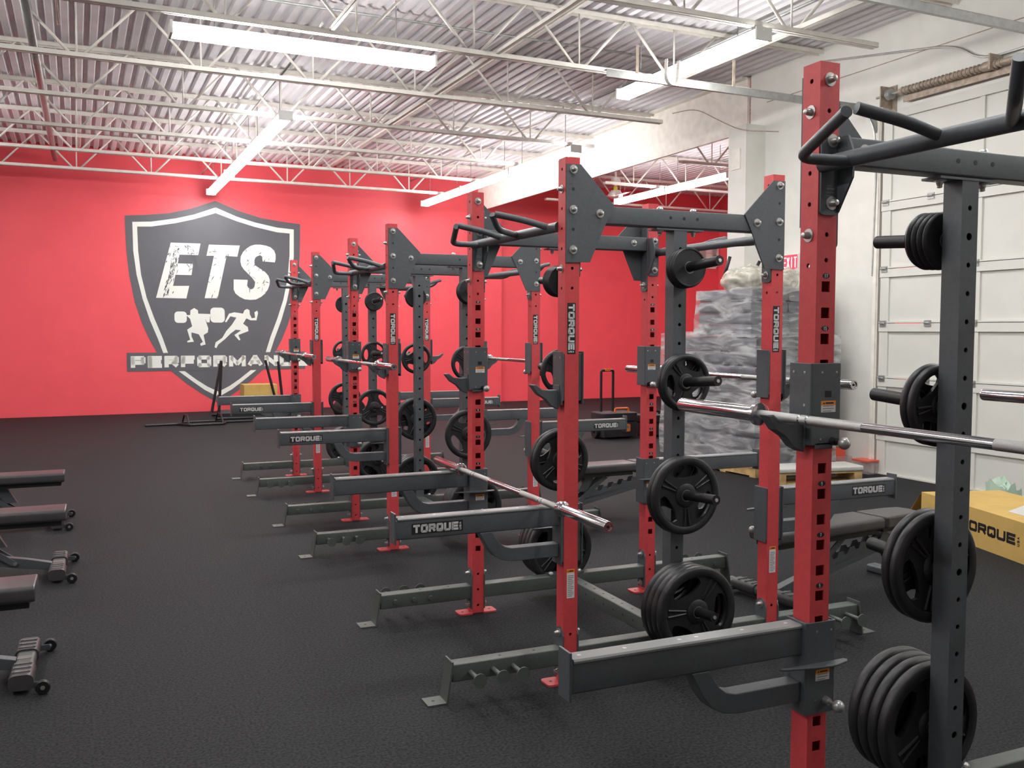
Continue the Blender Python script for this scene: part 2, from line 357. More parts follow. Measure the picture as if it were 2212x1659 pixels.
# unseen lamps added as room fill, behind and beside the camera
for k, (xx, yy) in enumerate(((2.4, 5.2), (2.4, 1.2), (-2.4, 9.6), (-2.4, 4.4), (-2.4, .2), (6.3, 2.2), (6.3, -1.5), (-6.4, 6), (-6.4, 14), (-2.4, 15.5), (13.5, 12.5))):
    lamp(xx, yy, xx, yy+2.5, 4.66, 'unseen strip light added as room fill, %s' % ('over the racks', 'over the camera', 'left of the wide lamp', 'over the benches', 'behind the benches', 'over the garage side', 'behind the garage side', 'near the left wall', 'far along the left wall', 'left of the shield', 'right part of the next room')[k], .17)

# ---------------------------------------------------------------- mural on the red wall (wall coordinates x, z)
mur = thing('wall_mural', 'large charcoal and white shield painted on the red wall with ETS PERFORMANCE lettering', 'mural', B(0, YB, 0), TH)
CX = 2.735
shL = [(.948,4.071),(1.378,4.108),(1.796,4.163),(2.248,4.286),(2.733,4.474)]
shl2 = [(.953,3.7),(.965,3.356),(1.008,2.866),(1.099,2.319),(1.232,1.879),(1.381,1.519),(1.56,1.18),(1.789,.871),(2.078,.611),(2.399,.375),(2.733,.165)]
left = shL[::-1]+shl2
poly = left+[(2*CX-a, b) for a, b in left[::-1][1:-1]]
mb = MB().prism(poly, -.004, 0); mb.box((.93, -.007, .878), (4.60, 0, 1.264)); mb.build('shield_background', 'mural_dark', mur)
wo = [(2.731,4.333),(2.3,4.163),(1.925,4.06),(1.453,3.972),(1.088,3.948),(1.094,3.361),(1.149,2.87),(1.255,2.377),(1.389,1.936),(1.538,1.546),(1.637,1.25)]
wi = [(2.731,4.214),(2.298,4.065),(1.924,3.963),(1.451,3.87),(1.178,3.856),(1.188,3.365),(1.235,2.872),(1.333,2.406),(1.468,1.992),(1.618,1.602),(1.73,1.25)]
wo2 = [(1.935,.869),(2.187,.665),(2.455,.459),(2.731,.305)]; wi2 = [(2.056,.867),(2.296,.677),(2.511,.53),(2.731,.418)]
for a, b in ((wo, wi), (wo2, wi2)):
    mb = MB()
    for mir in (0, 1):
        g = (lambda p: (2*CX-p[0], p[1])) if mir else (lambda p: p)
        for i in range(len(a)-1): mb.prism([g(a[i]), g(a[i+1]), g(b[i+1]), g(b[i])], -.007, -.003)
    mb.build('shield_outline', 'mural_white', mur)
fr = lambda a, b, d: (a, -.007-d, b)
mb = MB(); letters(mb, 'PERFORMANCE', 1.0, .945, 0.287, .25, .086, .040, fr, .004, 0, {'M': 1.22, 'A': 1.12}); mb.build('lettering', 'mural_white', mur)
Ep = [(1.824,3.556),(2.417,3.56),(2.367,3.317),(1.992,3.312),(1.954,3.129),(2.261,3.13),(2.225,2.891),(1.905,2.89),(1.853,2.657),(2.175,2.665),(2.115,2.399),(1.515,2.403)]
Tp = [(2.587,3.545),(3.222,3.55),(3.168,3.311),(2.946,3.317),(2.747,2.415),(2.482,2.411),(2.687,3.314),(2.534,3.309)]
Sp = [(3.646,3.588),(3.78,3.57),(3.874,3.539),(3.95,3.47),(3.981,3.383),(3.98,3.29),(3.962,3.214),(3.698,3.228),(3.694,3.329),(3.65,3.36),(3.6,3.341),(3.55,3.31),(3.527,3.252),(3.525,3.19),(3.54,3.137),(3.752,2.998),(3.82,2.92),(3.85,2.826),(3.84,2.72),(3.805,2.622),(3.74,2.53),(3.659,2.459),(3.55,2.40),(3.431,2.389),(3.31,2.40),(3.206,2.451),(3.12,2.52),(3.082,2.607),(3.086,2.822),(3.38,2.821),(3.364,2.699),(3.39,2.65),(3.434,2.629),(3.49,2.64),(3.52,2.674),(3.535,2.775),(3.50,2.83),(3.466,2.875),(3.299,3.043),(3.25,3.12),(3.231,3.213),(3.24,3.32),(3.29,3.416),(3.36,3.49),(3.447,3.551),(3.54,3.582)]
mb = MB()
for p in (Ep, Tp, Sp): mb.prism(p, -.008, -.003)
mb.m = 1; rr = random.Random(3)
for k in range(230):                                        # worn scratches in the big letters
    c = rr.choice([(rr.uniform(1.72, 1.98), rr.uniform(2.45, 3.5)), (rr.uniform(2.55, 3.1), rr.uniform(2.42, 3.5)), (rr.uniform(3.25, 3.9), rr.uniform(2.42, 3.55)), (rr.uniform(2.1, 2.35), rr.uniform(2.95, 3.5))])
    if k < 90:
        zc_ = rr.uniform(2.45, 3.5); c = (1.64+(zc_-2.4)*.25+rr.uniform(0, .1), zc_)
    l = rr.uniform(.008, .075); wd = rr.uniform(.004, .011); an = rr.uniform(1.0, 1.5) if k < 130 else rr.uniform(0, 3.1)
    ca, sa = math.cos(an), math.sin(an)
    Q = [(c[0]+ca*u*l-sa*v*wd, c[1]+sa*u*l+ca*v*wd) for u, v in ((-1, 0), (0, -1), (1, 0), (.2, 1))]
    mb.prism(Q, -.0095, -.007)
mb.build('big_letters', ['mural_white', 'mural_dark'], mur)
sq = [(2.182,1.969),(2.116,2.039),(2.184,2.054),(2.191,2.152),(2.267,2.201),(2.342,2.154),(2.346,2.083),(2.591,2.077),(2.574,1.9),(2.52,1.9),(2.48,1.985),(2.545,1.772),(2.535,1.687),(2.447,1.63),(2.485,1.43),(2.389,1.402),(2.376,1.445),(2.431,1.487),(2.352,1.644),(2.204,1.686),(2.203,1.601),(2.25,1.488),(2.12,1.474),(2.115,1.503),(2.175,1.531),(2.119,1.743),(2.22,1.814)]
ru = [(2.977,2.089),(3.089,2.119),(3.271,2.092),(3.3,2.164),(3.357,2.194),(3.408,2.166),(3.412,2.079),(3.453,1.992),(3.525,2.007),(3.512,2.123),(3.57,2.159),(3.589,2.109),(3.552,1.949),(3.425,1.949),(3.34,1.991),(3.268,1.875),(3.366,1.803),(3.379,1.716),(3.166,1.63),(3.207,1.528),(3.178,1.514),(3.082,1.63),(3.224,1.731),(3.112,1.745),(2.999,1.658),(2.886,1.543),(2.746,1.429),(2.703,1.349),(2.668,1.372),(2.691,1.472),(2.831,1.572),(2.916,1.716),(3.029,1.845),(3.13,2.004),(3.004,2.032),(2.919,1.902),(2.891,1.916)]
mb = MB().prism(sq, -.0075, -.003)
mb.rbox((1.87, -.0085, 1.885), (2.115, -.003, 2.125), .07, 'y'); mb.rbox((2.593, -.0085, 1.895), (2.888, -.003, 2.215), .08, 'y'); mb.box((2.1, -.007, 2.03), (2.62, -.003, 2.05))
mb.build('lifter_figure', 'mural_white', mur)
MB().prism(ru, -.0075, -.003).build('runner_figure', 'mural_white', mur)

# ---------------------------------------------------------------- garage door, spring, tracks
gd = MB(); zz = [0.0, .52, 1.17, 1.83, 2.48, 3.27, DZ]
for a, b in zip(zz, zz[1:]): gd.box((.035, DY0+.03, a+.004), (.06, DY1-.03, b-.004)); gd.box((.0, DY0+.03, b-.10), (.04, DY1-.03, b-.004) if b < DZ else (.04, DY1-.03, b)); gd.box((.0, DY0+.03, a+.004), (.04, DY1-.03, a+.022)); gd.box((.012, DY1-.16, a), (.045, DY1-.03, b)); gd.box((.012, (DY0+DY1)/2-.03, a), (.045, (DY0+DY1)/2+.03, b))
gdo = structure('door_1', gd, 'white', rot=(0, 0, TH)); gdo.location = B(XR, 0, 0)
for zq in zz[1:-1]:
    for yq in (DY1-.10, DY1-.75, DY1-1.35):
        h = MB().box((-.012, yq-.045, zq-.04), (.002, yq+.045, zq+.03)).cyl((-.02, yq+.03, zq), (-.02, yq-.04, zq), .014, n=8).build('door_hinge', 'galv', gdo)
MB().box((-.03, DY1, 0), (.0, DY1+.05, DZ)).box((-.01, DY1-.01, 0), (.0, DY1+.055, DZ)).build('door_track', 'steelw', gdo)
st = thing('torsion_spring', 'brown coiled torsion spring on a shaft above the white garage door', 'spring', B(XR, 0, 0), TH)
MB().cyl((-.14, DY0, 4.49), (-.14, DY1-.05, 4.49), .013).build('shaft', 'galv', st)
mb = MB()
for k in range(26): yk = 7.95-k*.05; mb.lathe([(.036+.012*math.cos(t), .012*math.sin(t)) for t in [q*math.pi/3 for q in range(6)]], 14, 'y', (-.14, yk, 4.49), True)
mb.cyl((-.14, 8.0, 4.49), (-.14, 5.9, 4.49), .034); mb.box((-.08, 6.0, 4.38), (-.06, 8.0, 4.46)); mb.build('coil', 'rust', st)
MB().lathe([(.015,-.03),(.06,-.03),(.06,-.022),(.045,-.01),(.045,.01),(.06,.022),(.06,.03),(.015,.03)], 20, 'y', (-.14, 8.14, 4.49)).build('cable_drum', 'galv', st)
MB().box((-.2, 8.22, 4.36), (0, 8.235, 4.60)).box((-.01, 8.16, 4.3), (0, 8.36, 4.62)).build('bearing_bracket', 'rust', st)
MB().box((-.2, 6.78, 4.44), (0, 6.8, 4.6)).lathe([(.0,-.04),(.05,-.04),(.05,.04),(0,.04)], 14, 'y', (-.14, 6.85, 4.49)).build('centre_bracket', 'rust', st)
for yq, lb in ((8.45, 'galvanised door track reaching into the hall beyond the red upright'), (5.66, 'galvanised door track crossing the top right corner of the photo')):
    t = thing('door_rail', lb, 'door rail', B(0, yq, 4.42), TH)
    x0 = 5.0 if yq > 8 else 4.3
    MB().box((x0, -.03, 0), (XR-.25, .03, .004)).box((x0, -.03, -.07), (XR-.25, -.026, .004)).box((x0, -.03, -.074), (XR-.25, .01, -.07)).build('rail', 'galv', t)
    MB().tube([(XR-.27, 0, -.03), (XR-.1, 0, -.06), (XR-.02, 0, -.3)], .03, 8, .1).build('bend', 'galv', t)
    for q in (x0+.35, x0+1.6): MB().box((q, -.035, 0), (q+.035, -.03, ZB-4.42)).build('hanger', 'rust', t)
def strap(x, y, z, lb):
    mb = MB(); P = []
    for k in range(13): t = math.pi+math.pi*k/12; P.append((.1*math.cos(t), .1*math.sin(t)))
    P = [(-.09, .16)]+P+[(.12, .18)]
    for (a, b), (c, d) in zip(P, P[1:]): mb.add([(a, -.02, b), (c, -.02, d), (c, .02, d), (a, .02, b), (a*.95, -.02, b*.95), (c*.95, -.02, d*.95), (c*.95, .02, d*.95), (a*.95, .02, b*.95)], [(0,1,2,3),(4,7,6,5),(0,4,5,1),(2,6,7,3),(1,5,6,2),(3,7,4,0)])
    o = mb.build('hanger_strap', 'steelw'); o.location = B(x, y, z); o.rotation_euler = (0, 0, TH+.3); return tag(o, lb, 'strap')
strap(5.75, 8.35, 4.42, 'white looped strap hanging from the far door rail')
strap(6.1, 5.9, 4.6, 'white looped strap hanging by the rail at the top right')
def wire(name, lb, pts, r, m, cat='cable'):
    mb = MB(); mb.tube([B(*p) for p in pts], r, 6, .3, 6); o = mb.build(name, m); return tag(o, lb, cat)
wire('loose_cable', 'thin dark loose cable hanging across the white header above the pillar', [(8.5, 12.3, 5.12), (8.5, 11.7, 5.07), (8.42, 11.05, 4.76), (8.4, 10.5, 4.5), (8.45, 9.8, 4.36)], .007, 'rust')
wire('conduit', 'thin grey conduit bending down the white wall above the garage spring', [(XR-.03, 9.4, 5.2), (XR-.03, 7.35, 4.86), (XR-.03, 7.0, 4.6), (XR-.05, 6.0, 4.62)], .012, 'galv', 'pipe')
wire('hanging_cable', 'grey cable hanging from the garage spring bracket down beside the door', [(XR-.12, 8.5, 4.35), (XR-.1, 8.38, 4.1), (XR-.04, 8.42, 3.6), (XR-.03, 8.45, 2.4)], .012, 'galv')
wire('bulb_cord', 'thin white cord sagging between the roof bars above the door rail', [(6.9, 8.3, 4.85), (6.6, 8.8, 4.72), (6.2, 9.6, 4.66)], .008, 'steelw')

# exit sign, notice, letter on far wall, fan
t = thing('exit_sign', 'glowing red EXIT sign on the white wall', 'exit sign', B(XR, 0, 0), TH)
MB().box((-.05, 9.72, 2.55), (0, 10.03, 2.77)).box((-.02, 9.6, 2.5), (0, 10.05, 2.56)).build('sign_box', 'housing', t)
MB().box((-.056, 9.73, 2.56), (-.05, 10.02, 2.76)).build('sign_face', 'exit', t)
mb = MB(); letters(mb, 'EXIT', -10.0, 2.585, .055, .145, .017, .014, lambda a, b, d: (-.056-d, -a, b), .003); mb.build('sign_letters', 'exitw', t)
o = MB().box((-.004, 9.8, 1.12), (0, 10.0, 1.40)).build('wall_notice', 'yellow'); o.location = B(XR, 0, 0); o.rotation_euler = (0, 0, TH); tag(o, 'yellow paper notice on the white wall beside the wrapped pallet', 'notice')
mb = MB(); letters(mb, 'B', 15.25, 3.42, .62, .62, .2, 0, lambda a, b, d: (a, YB-.02-d, b), .015); o = mb.build('wall_letter', 'mural_white'); o.rotation_euler = (0, 0, TH); tag(o, 'large white letter on the red wall of the room beyond', 'wall letter')
t = thing('ceiling_fan', 'small white ceiling fan in the room beyond the header beam', 'ceiling fan', B(11.0, 18.1, 0), TH)
MB().cyl((0, 0, ZD), (0, 0, 4.95), .03, n=10).lathe([(0, .12), (.09, .1), (.12, 0), (0, -.02)], 16, 'z', (0, 0, 5.05)).build('downrod', 'housing', t)
MB().lathe([(0, .1), (.1, .09), (.17, 0), (.17, -.04), (.1, -.09), (0, -.1)], 18, 'z', (0, 0, 4.78)).build('motor', 'housing', t)
MB().cyl((0, 0, 4.86), (0, 0, 4.95), .045).build('collar', 'yellow', t)
for k in range(3):
    b_ = MB().box((.15, -.07, -.005), (.68, .07, .005)).build('blade', 'housing', t); b_.location = (0, 0, 4.74); b_.rotation_euler = (.12, 0, .4+k*2.094)

# ================================================================ RACKS
XU, W, D, H = 2.0634, 1.2268, 1.2338, 2.5578
YS = {'A': 2.3190-D, 'B': 4.0409, 'C': 7.076, 'D': 9.9339}      # near plane of each rack
XM = XU+W/2; h = .0381
HOLE_SQ = [.403+.0815*k for k in range(19)]
def panel(mb, fr, z0, z1, holes):
    """a tube face, 2h wide, with real holes; fr(u, z, depth) -> point; holes = [(z, half, 'sq'|'rd')]"""
    holes = sorted(holes); z = z0; k = 16
    ang = [math.pi/4*0+2*math.pi*i/k for i in range(k)]
    for hz, hr, kind in holes:
        s0, s1 = hz-h, hz+h
        s0 = max(s0, z)
        a = s0; b = min(s1, z1)
        nxt = [q[0] for q in holes if q[0] > hz]
        if nxt: b = min(b, (hz+nxt[0])/2)
        if a > z+1e-6: mb.add([fr(-h, z, 0), fr(h, z, 0), fr(h, a, 0), fr(-h, a, 0)], [(0,1,2,3)])
        out = []; inn = []
        for t in ang:
            c, s_ = math.cos(t), math.sin(t); m_ = max(abs(c), abs(s_))
            u, v = c/m_*h, s_/m_; out.append((u, hz+(v*(b-hz) if v > 0 else v*(hz-a))))
            if kind == 'sq': inn.append((c/m_*hr, hz+s_/m_*hr))
            else: inn.append((c*hr, hz+s_*hr))
        vs = [fr(u, v, 0) for u, v in out]+[fr(u, v, 0) for u, v in inn]+[fr(u, v, -.005) for u, v in inn]
        mb.add(vs, [(i, (i+1) % k, k+(i+1) % k, k+i) for i in range(k)]+[(k+i, k+(i+1) % k, 2*k+(i+1) % k, 2*k+i) for i in range(k)])
        z = b
    if z < z1-1e-6: mb.add([fr(-h, z, 0), fr(h, z, 0), fr(h, z1, 0), fr(-h, z1, 0)], [(0,1,2,3)])
def bolt_mesh():
    mb = MB(); mb.lathe([(.0, .0), (.021, 0), (.021, .003), (.0, .0035)], 18)
    mb.lathe([(.0115, .003), (.0115, .012), (.009, .015), (.009, .024), (.004, .026), (0, .026)], 12); return mb.build('bolt', 'zinc')
BOLT = bolt_mesh(); BM = BOLT.data; bpy.data.objects.remove(BOLT)
mb = MB(); mb.lathe([(.0, .0), (.017, 0), (.016, .006), (.010, .012), (0, .014)], 14); o = mb.build('dome', 'zinc'); DM = o.data; bpy.data.objects.remove(o)
def bolt(parent, loc, d, dome=False):
    o = bpy.data.objects.new('bolt', DM if dome else BM); COL.objects.link(o); o.parent = parent; o.location = loc
    o.rotation_euler = {'+x': (0, math.pi/2, 0), '-x': (0, -math.pi/2, 0), '+y': (-math.pi/2, 0, 0), '-y': (math.pi/2, 0, 0), '+z': (0, 0, 0), '-z': (math.pi, 0, 0)}[d]
    return o
def warn_label(parent, fr, w_, h_, tall=False):
    mb = MB(); q = lambda a0, a1, b0, b1, d0, d1: mb.add([fr(a, b, c) for c in (d0, d1) for a, b in ((a0, b0), (a1, b0), (a1, b1), (a0, b1))], [(0,1,2,3),(4,7,6,5),(0,4,5,1),(1,5,6,2),(2,6,7,3),(3,7,4,0)])
    q(0, w_, 0, h_, 0, .0006)
    mb.m = 1; oh = h_*(.12 if tall else .38); q(0, w_, h_-oh, h_, .0004, .0009)
    mb.m = 2; q(w_*.3, w_*.85, h_-oh*.7, h_-oh*.35, .0006, .0012)
    mb.add([fr(w_*.12, h_-oh*.75, .0012), fr(w_*.26, h_-oh*.75, .0012), fr(w_*.19, h_-oh*.25, .0012)], [(0,1,2)])
    mb.m = 3
    n = 12 if tall else 3
    for k in range(n):
        z = h_*.06+(h_-oh-h_*.12)*k/(n-1 if n > 1 else 1)*.92; q(w_*.12, w_*(.88 if k % 3 else .7), z, z+(h_-oh)/n*.35, .0004, .0009)
    return mb.build('warning_label', ['label', 'orange', 'ink', 'inkgrey'], parent)

def make_rack():
    r = thing('power_rack', 'rack', 'power rack')
    # long floor beams and the beam joining them
    for sy_ in (-1, 1):
        Y = sy_*D/2
        for xa, xb in ((-W/2-.612, -W/2-h-.006), (-W/2+h+.006, W/2-h-.006), (W/2+h+.006, W/2+.612)):
            o = MB().rbox((xa, Y-.038, .095), (xb, Y+.038, .178), .006, 'x').build('floor_beam', 'chargreen', r)
            cx_ = (xa+xb)/2; sx_ = -1 if cx_ < 0 else 1
            if abs(cx_) > .1:
                e = sx_*(W/2+.612)
                p = [(0, .195), (.008, .195), (.008, .178), (.035, .008), (.125, .008), (.125, 0), (.028, 0), (0, .17)]
                MB().prism([(e+sx_*a, b) for a, b in p], Y-.05, Y+.05).build('end_foot', 'chargreen', r)
                MB().cyl((e+sx_*.085, Y, .006), (e+sx_*.085, Y, .0088), .008, n=10).build('foot_hole', 'ink', o)
                for q in (.525, .41, .307):
                    X = sx_*(W/2+q)
                    MB().lathe([(0, -.048), (.012, -.048), (.014, -.038), (.0115, -.037), (.0115, .16), (.034, .16), (.034, .165), (0, .165)] if sy_ > 0 else [(0, .048), (.012, .048), (.014, .038), (.0115, .037), (.0115, -.16), (.034, -.16), (.034, -.165), (0, -.165)], 18, 'y', (X, Y, .133)).build('band_peg', 'chargreen', r)
                mb = MB()
                for q in (.18, .36): mb.cyl((sx_*(W/2+q), Y, .1775), (sx_*(W/2+q), Y, .1788), .0075, n=10)
                mb.build('bolt_hole', 'ink', o)
        # storage post, its plates and pegs
        po = None; mb = MB()
        hl = [(.331+.0955*k, .009 if k % 6 else .013, 'rd') for k in range(0, 20)]
        panel(mb, lambda u, z, d: (u, Y-h-d, z), .185, 2.245, hl); panel(mb, lambda u, z, d: (-u, Y+h+d, z), .185, 2.245, hl)
        panel(mb, lambda u, z, d: (-h-d, Y-u, z), .185, 2.245, []); panel(mb, lambda u, z, d: (h+d, Y+u, z), .185, 2.245, [])
        po = mb.build('storage_post', 'char', r)
        MB().box((-.14, Y-.04, 2.237), (.14, Y+.04, 2.245)).build('post_plate', 'char', po); MB().box((-.12, Y-.04, .1785), (.12, Y+.04, .186)).build('post_plate', 'char', po)
        for q in (-.1, .1):
            bolt(po, (q, Y, 2.237), '-z'); bolt(po, (q, Y, 2.343), '+z', True); bolt(po, (q, Y, .186), '+z', True)
        for k in range(4):
            z = .325+.573*k; y0 = Y+sy_*h; y1 = Y+sy_*(h+.33)
            pg = MB().cyl((0, y0, z), (0, y1, z+.022), .024, n=18).lathe([(.035, 0), (.035, .008*sy_), (.0, .008*sy_)], 18, 'y', (0, y0, z)).build('weight_peg', 'dark', r)
            MB().cyl((0, y1, z+.022), (0, y1+sy_*.004, z+.0225), .009, n=10).build('end_bolt', 'zinc', pg)
        # top cross beam
        mb = MB(); mb.rbox((-W/2+.05, Y-.038, 2.250), (W/2-.05, Y+.038, 2.338), .006, 'x')
        cb = mb.build('cross_beam', 'char', r); mb = MB()
        for q in (-.06, .02, .10):
            for s_ in (-1, 1): mb.cyl((q, Y+s_*.0375, 2.298), (q, Y+s_*.0387, 2.298), .0085, n=10)
        mb.build('bolt_hole', 'ink', cb)
        for sx_ in (-1, 1):
            X = sx_*W/2; o_ = sy_; ins = -sx_                        # o_: outward in y; ins: toward the centre in x
            mb = MB(); inner = -sy_
            rd = lambda *z: [(q, .0075, 'rd') for q in z]
            hi = sorted([(z, .0165, 'sq') for z in HOLE_SQ]+rd(.052, .149, .245, 1.952, 2.031, 2.12, 2.215, 2.31, 2.41, 2.505))
            hi = [q for q in hi]
            ho = rd(.052, .149, .245, 1.936, 2.031, 2.119, 2.215, 2.31, 2.41, 2.5)
            hx = rd(.055, .248, 1.936, 2.03, 2.126, 2.222, 2.317, 2.41, 2.504)
            panel(mb, lambda u, z, d: (X+u, Y+inner*(h+d), z), 0.004, H, hi)
            panel(mb, lambda u, z, d: (X+u, Y-inner*(h+d), z), 0.004, H, ho)
            for s_ in (-1, 1): panel(mb, lambda u, z, d, s_=s_: (X+s_*(h+d), Y+u, z), 0.004, H, hx)
            mb.add([(X-h, Y-h, H), (X+h, Y-h, H), (X+h, Y+h, H), (X-h, Y+h, H)], [(0,1,2,3)])
            up = mb.build('upright', 'red', r)
            for s_ in (-1, 1): MB().rbox((X+s_*(h-.005), Y-.05, 0), (X+s_*(h+.085), Y+.05, .009), .02, 'z').build('foot_plate', 'red', up)
            mb = MB()
            for s_ in (-1, 1): mb.cyl((X+s_*(h+.05), Y, .0085), (X+s_*(h+.05), Y, .0098), .008, n=10)
            mb.build('foot_hole', 'ink', up)
            for s_ in (-1, 1):                                       # brackets clamping the floor beam
                d = '+x' if s_ > 0 else '-x'
                MB().prism([(Y-.044, .03), (Y+.044, .03), (Y+.044, .24), (Y+.03, .268), (Y, .28), (Y-.03, .268), (Y-.044, .24)], X+s_*h, X+s_*(h+.006), 'yz').build('base_bracket', 'char', up)
                for z in (.055, .248): bolt(up, (X+s_*(h+.006), Y, z), d)
            # outer logo and safety label
            if o_ < 0: f_l = lambda a, b, d: (X+.018-b, Y-h-d, 1.858-a) if False else (X-.020+b, Y-h-d, 1.860-a)
            else: f_l = lambda a, b, d: (X+.020-b, Y+h+d, 1.860-a)
            torque_logo(up, f_l, .235, .034)
            f_w = (lambda a, b, d: (X-.021+a, Y-h-d, .425+b)) if o_ < 0 else (lambda a, b, d: (X+.021-a, Y+h+d, .425+b))
            warn_label(up, f_w, .042, .143, True)
            # numbers above every second square hole
            for n_, hz in zip((17, 15, 13, 11, 9, 7, 5, 3, 1), [HOLE_SQ[18]-.163*k for k in range(9)]):
                mb = MB(); zc = hz+.033; s_ = inner
                f = lambda a, b, d: (X+(a if s_ < 0 else -a), Y+s_*(h+d), b)
                mb.m = 0; pts = [(.014*math.cos(t)*1.05, .0085*math.sin(t)) for t in [2*math.pi*i/14 for i in range(14)]]
                mb.add([f(a, zc+b, 0.0) for a, b in pts]+[f(a, zc+b, .0006) for a, b in pts], [tuple(range(14)), tuple(range(14, 28))]+[(i, (i+1) % 14, 14+(i+1) % 14, 14+i) for i in range(14)])
                mb.m = 1; tx = str(n_); wd = .0055; tot = wd*len(tx)+.0015*(len(tx)-1)
                letters(mb, tx, -tot/2, zc-.006, wd, .012, .002, .0015, lambda a, b, d: f(a, b, d+.0006), .0004)
                mb.build('number_decal', ['logoback', 'logo'], up)
            # outer gusset plate
            P = [(-.036, 2.525), (.040, 2.525), (.224, 2.340), (.178, 2.250), (.092, 2.062), (-.036, 2.058)]
            ys0, ys1 = Y+o_*(h+.0005), Y+o_*(h+.0075); d = '+y' if o_ > 0 else '-y'
            g = MB().prism([(X+ins*a, b) for a, b in P], ys0, ys1).build('gusset_plate', 'char', r)
            for a, b in ((0, 2.5), (0, 2.31), (.145, 2.298), (0, 2.119)): bolt(g, (X+ins*a, ys1, b), d)
            mb = MB()
            for b in (2.407, 2.216): mb.cyl((X, ys1, b), (X, ys1+o_*.0008, b), .0075, n=10)
            mb.build('bolt_hole', 'ink', g)
            # inner pull-up bracket
            yi0, yi1 = Y+inner*h, Y+inner*(h+.008); d = '+y' if inner > 0 else '-y'
            mb = MB().rbox((X-.034, yi0, 2.09), (X+.038, yi1, 2.335), .012, 'y')
            mb.prism([(yi0, 2.33), (yi0+inner*.05, 2.33), (yi0+inner*.075, 2.27), (yi0+inner*.07, 2.2), (yi0+inner*.01, 2.10), (yi0, 2.10)], X+ins*.030, X+ins*.038, 'yz')
            mb.rbox((X+ins*h, Y-.036, 1.99), (X+ins*(h+.007), Y+.036, 2.45), .015, 'x')
            br = mb.build('pullup_bracket', 'char', r)
            for b in (2.317, 2.127): bolt(br, (X+.008, yi1, b), d)
            bolt(br, (X, yi0, 2.505), d)
            bolt(br, (X+.05*ins*0-ins*.0+ins*(-.145+.29), Y+inner*.038, 2.298), d)
            dx = '-x' if ins > 0 else '+x'; dxi = '+x' if ins > 0 else '-x'
            for b in (2.41, 2.03): bolt(br, (X-ins*h, Y, b), dx); bolt(br, (X+ins*(h+.007), Y, b), dxi)
            mb = MB()
            for z, w_ in ((2.178, .022), (2.168, .03), (2.158, .03), (2.148, .024)): mb.box((X-.012, yi1, z), (X-.012+w_, yi1+inner*.0006, z+(.006 if z == 2.168 else .0025)))
            mb.build('spec_label', 'liner', br)
    # multi-grip pull-up bar on each long side
    for sx_ in (-1, 1):
        X = sx_*W/2; g = lambda dx, a, z: (X-sx_*dx, D/2-a, z)      # dx toward centre, a from the far upright
        MB().tube([g(-.030, .045, 2.242), g(-.030, D/2, 2.240), g(-.030, D-.045, 2.236)], .0245, 18).build('pullup_bar', 'char', r)
        for pts in ([(-.03, .17, 2.232), (-.195, .13, 2.236), (-.27, .40, 2.306)], [(-.03, .50, 2.24), (-.13, .475, 2.275), (-.275, .44, 2.306)],
                    [(-.03, .70, 2.238), (-.21, .85, 2.246), (-.262, .90, 2.315)], [(-.03, 1.10, 2.236), (-.14, 1.02, 2.28), (-.27, .955, 2.31)]):
            MB().tube([g(*p) for p in pts], .0165, 14, .05).build('grip_handle', 'char', r)
    # centre floor beam
    c_ = MB().rbox((-.038, -D/2+.039, .095), (.038, D/2-.039, .178), .006, 'y').build('centre_beam', 'chargreen', r)
    mb = MB()
    for k in range(9): q = -.44+.11*k; mb.cyl((0, q, .1775), (0, q, .1788), .0075, n=10); mb.cyl((-.0378, q+.04, .137), (-.0388, q+.04, .137), .0065, n=10)
    mb.build('bolt_hole', 'ink', c_)
    return r
rack = make_rack(); racks = {}
for k, lb in (('A', 'red and charcoal double power rack, first of the row, beside the garage door'), ('B', 'red and charcoal double power rack, second of the row, barbell low across its arms'),
              ('C', 'red and charcoal double power rack, third of the row'), ('D', 'red and charcoal double power rack, last of the row, before the shield mural')):
    o = rack if k == 'A' else copy_tree(rack)
    o.location = (XM, YS[k]+D/2, 0); tag(o, lb, 'power rack', 'row of double power racks'); racks[k] = o

RN = {'A': 'front rack', 'B': 'second rack', 'C': 'third rack', 'D': 'last rack'}
SN = {-1: 'bench-side', 1: 'garage-side'}; PN = {-1: 'front', 1: 'rear'}
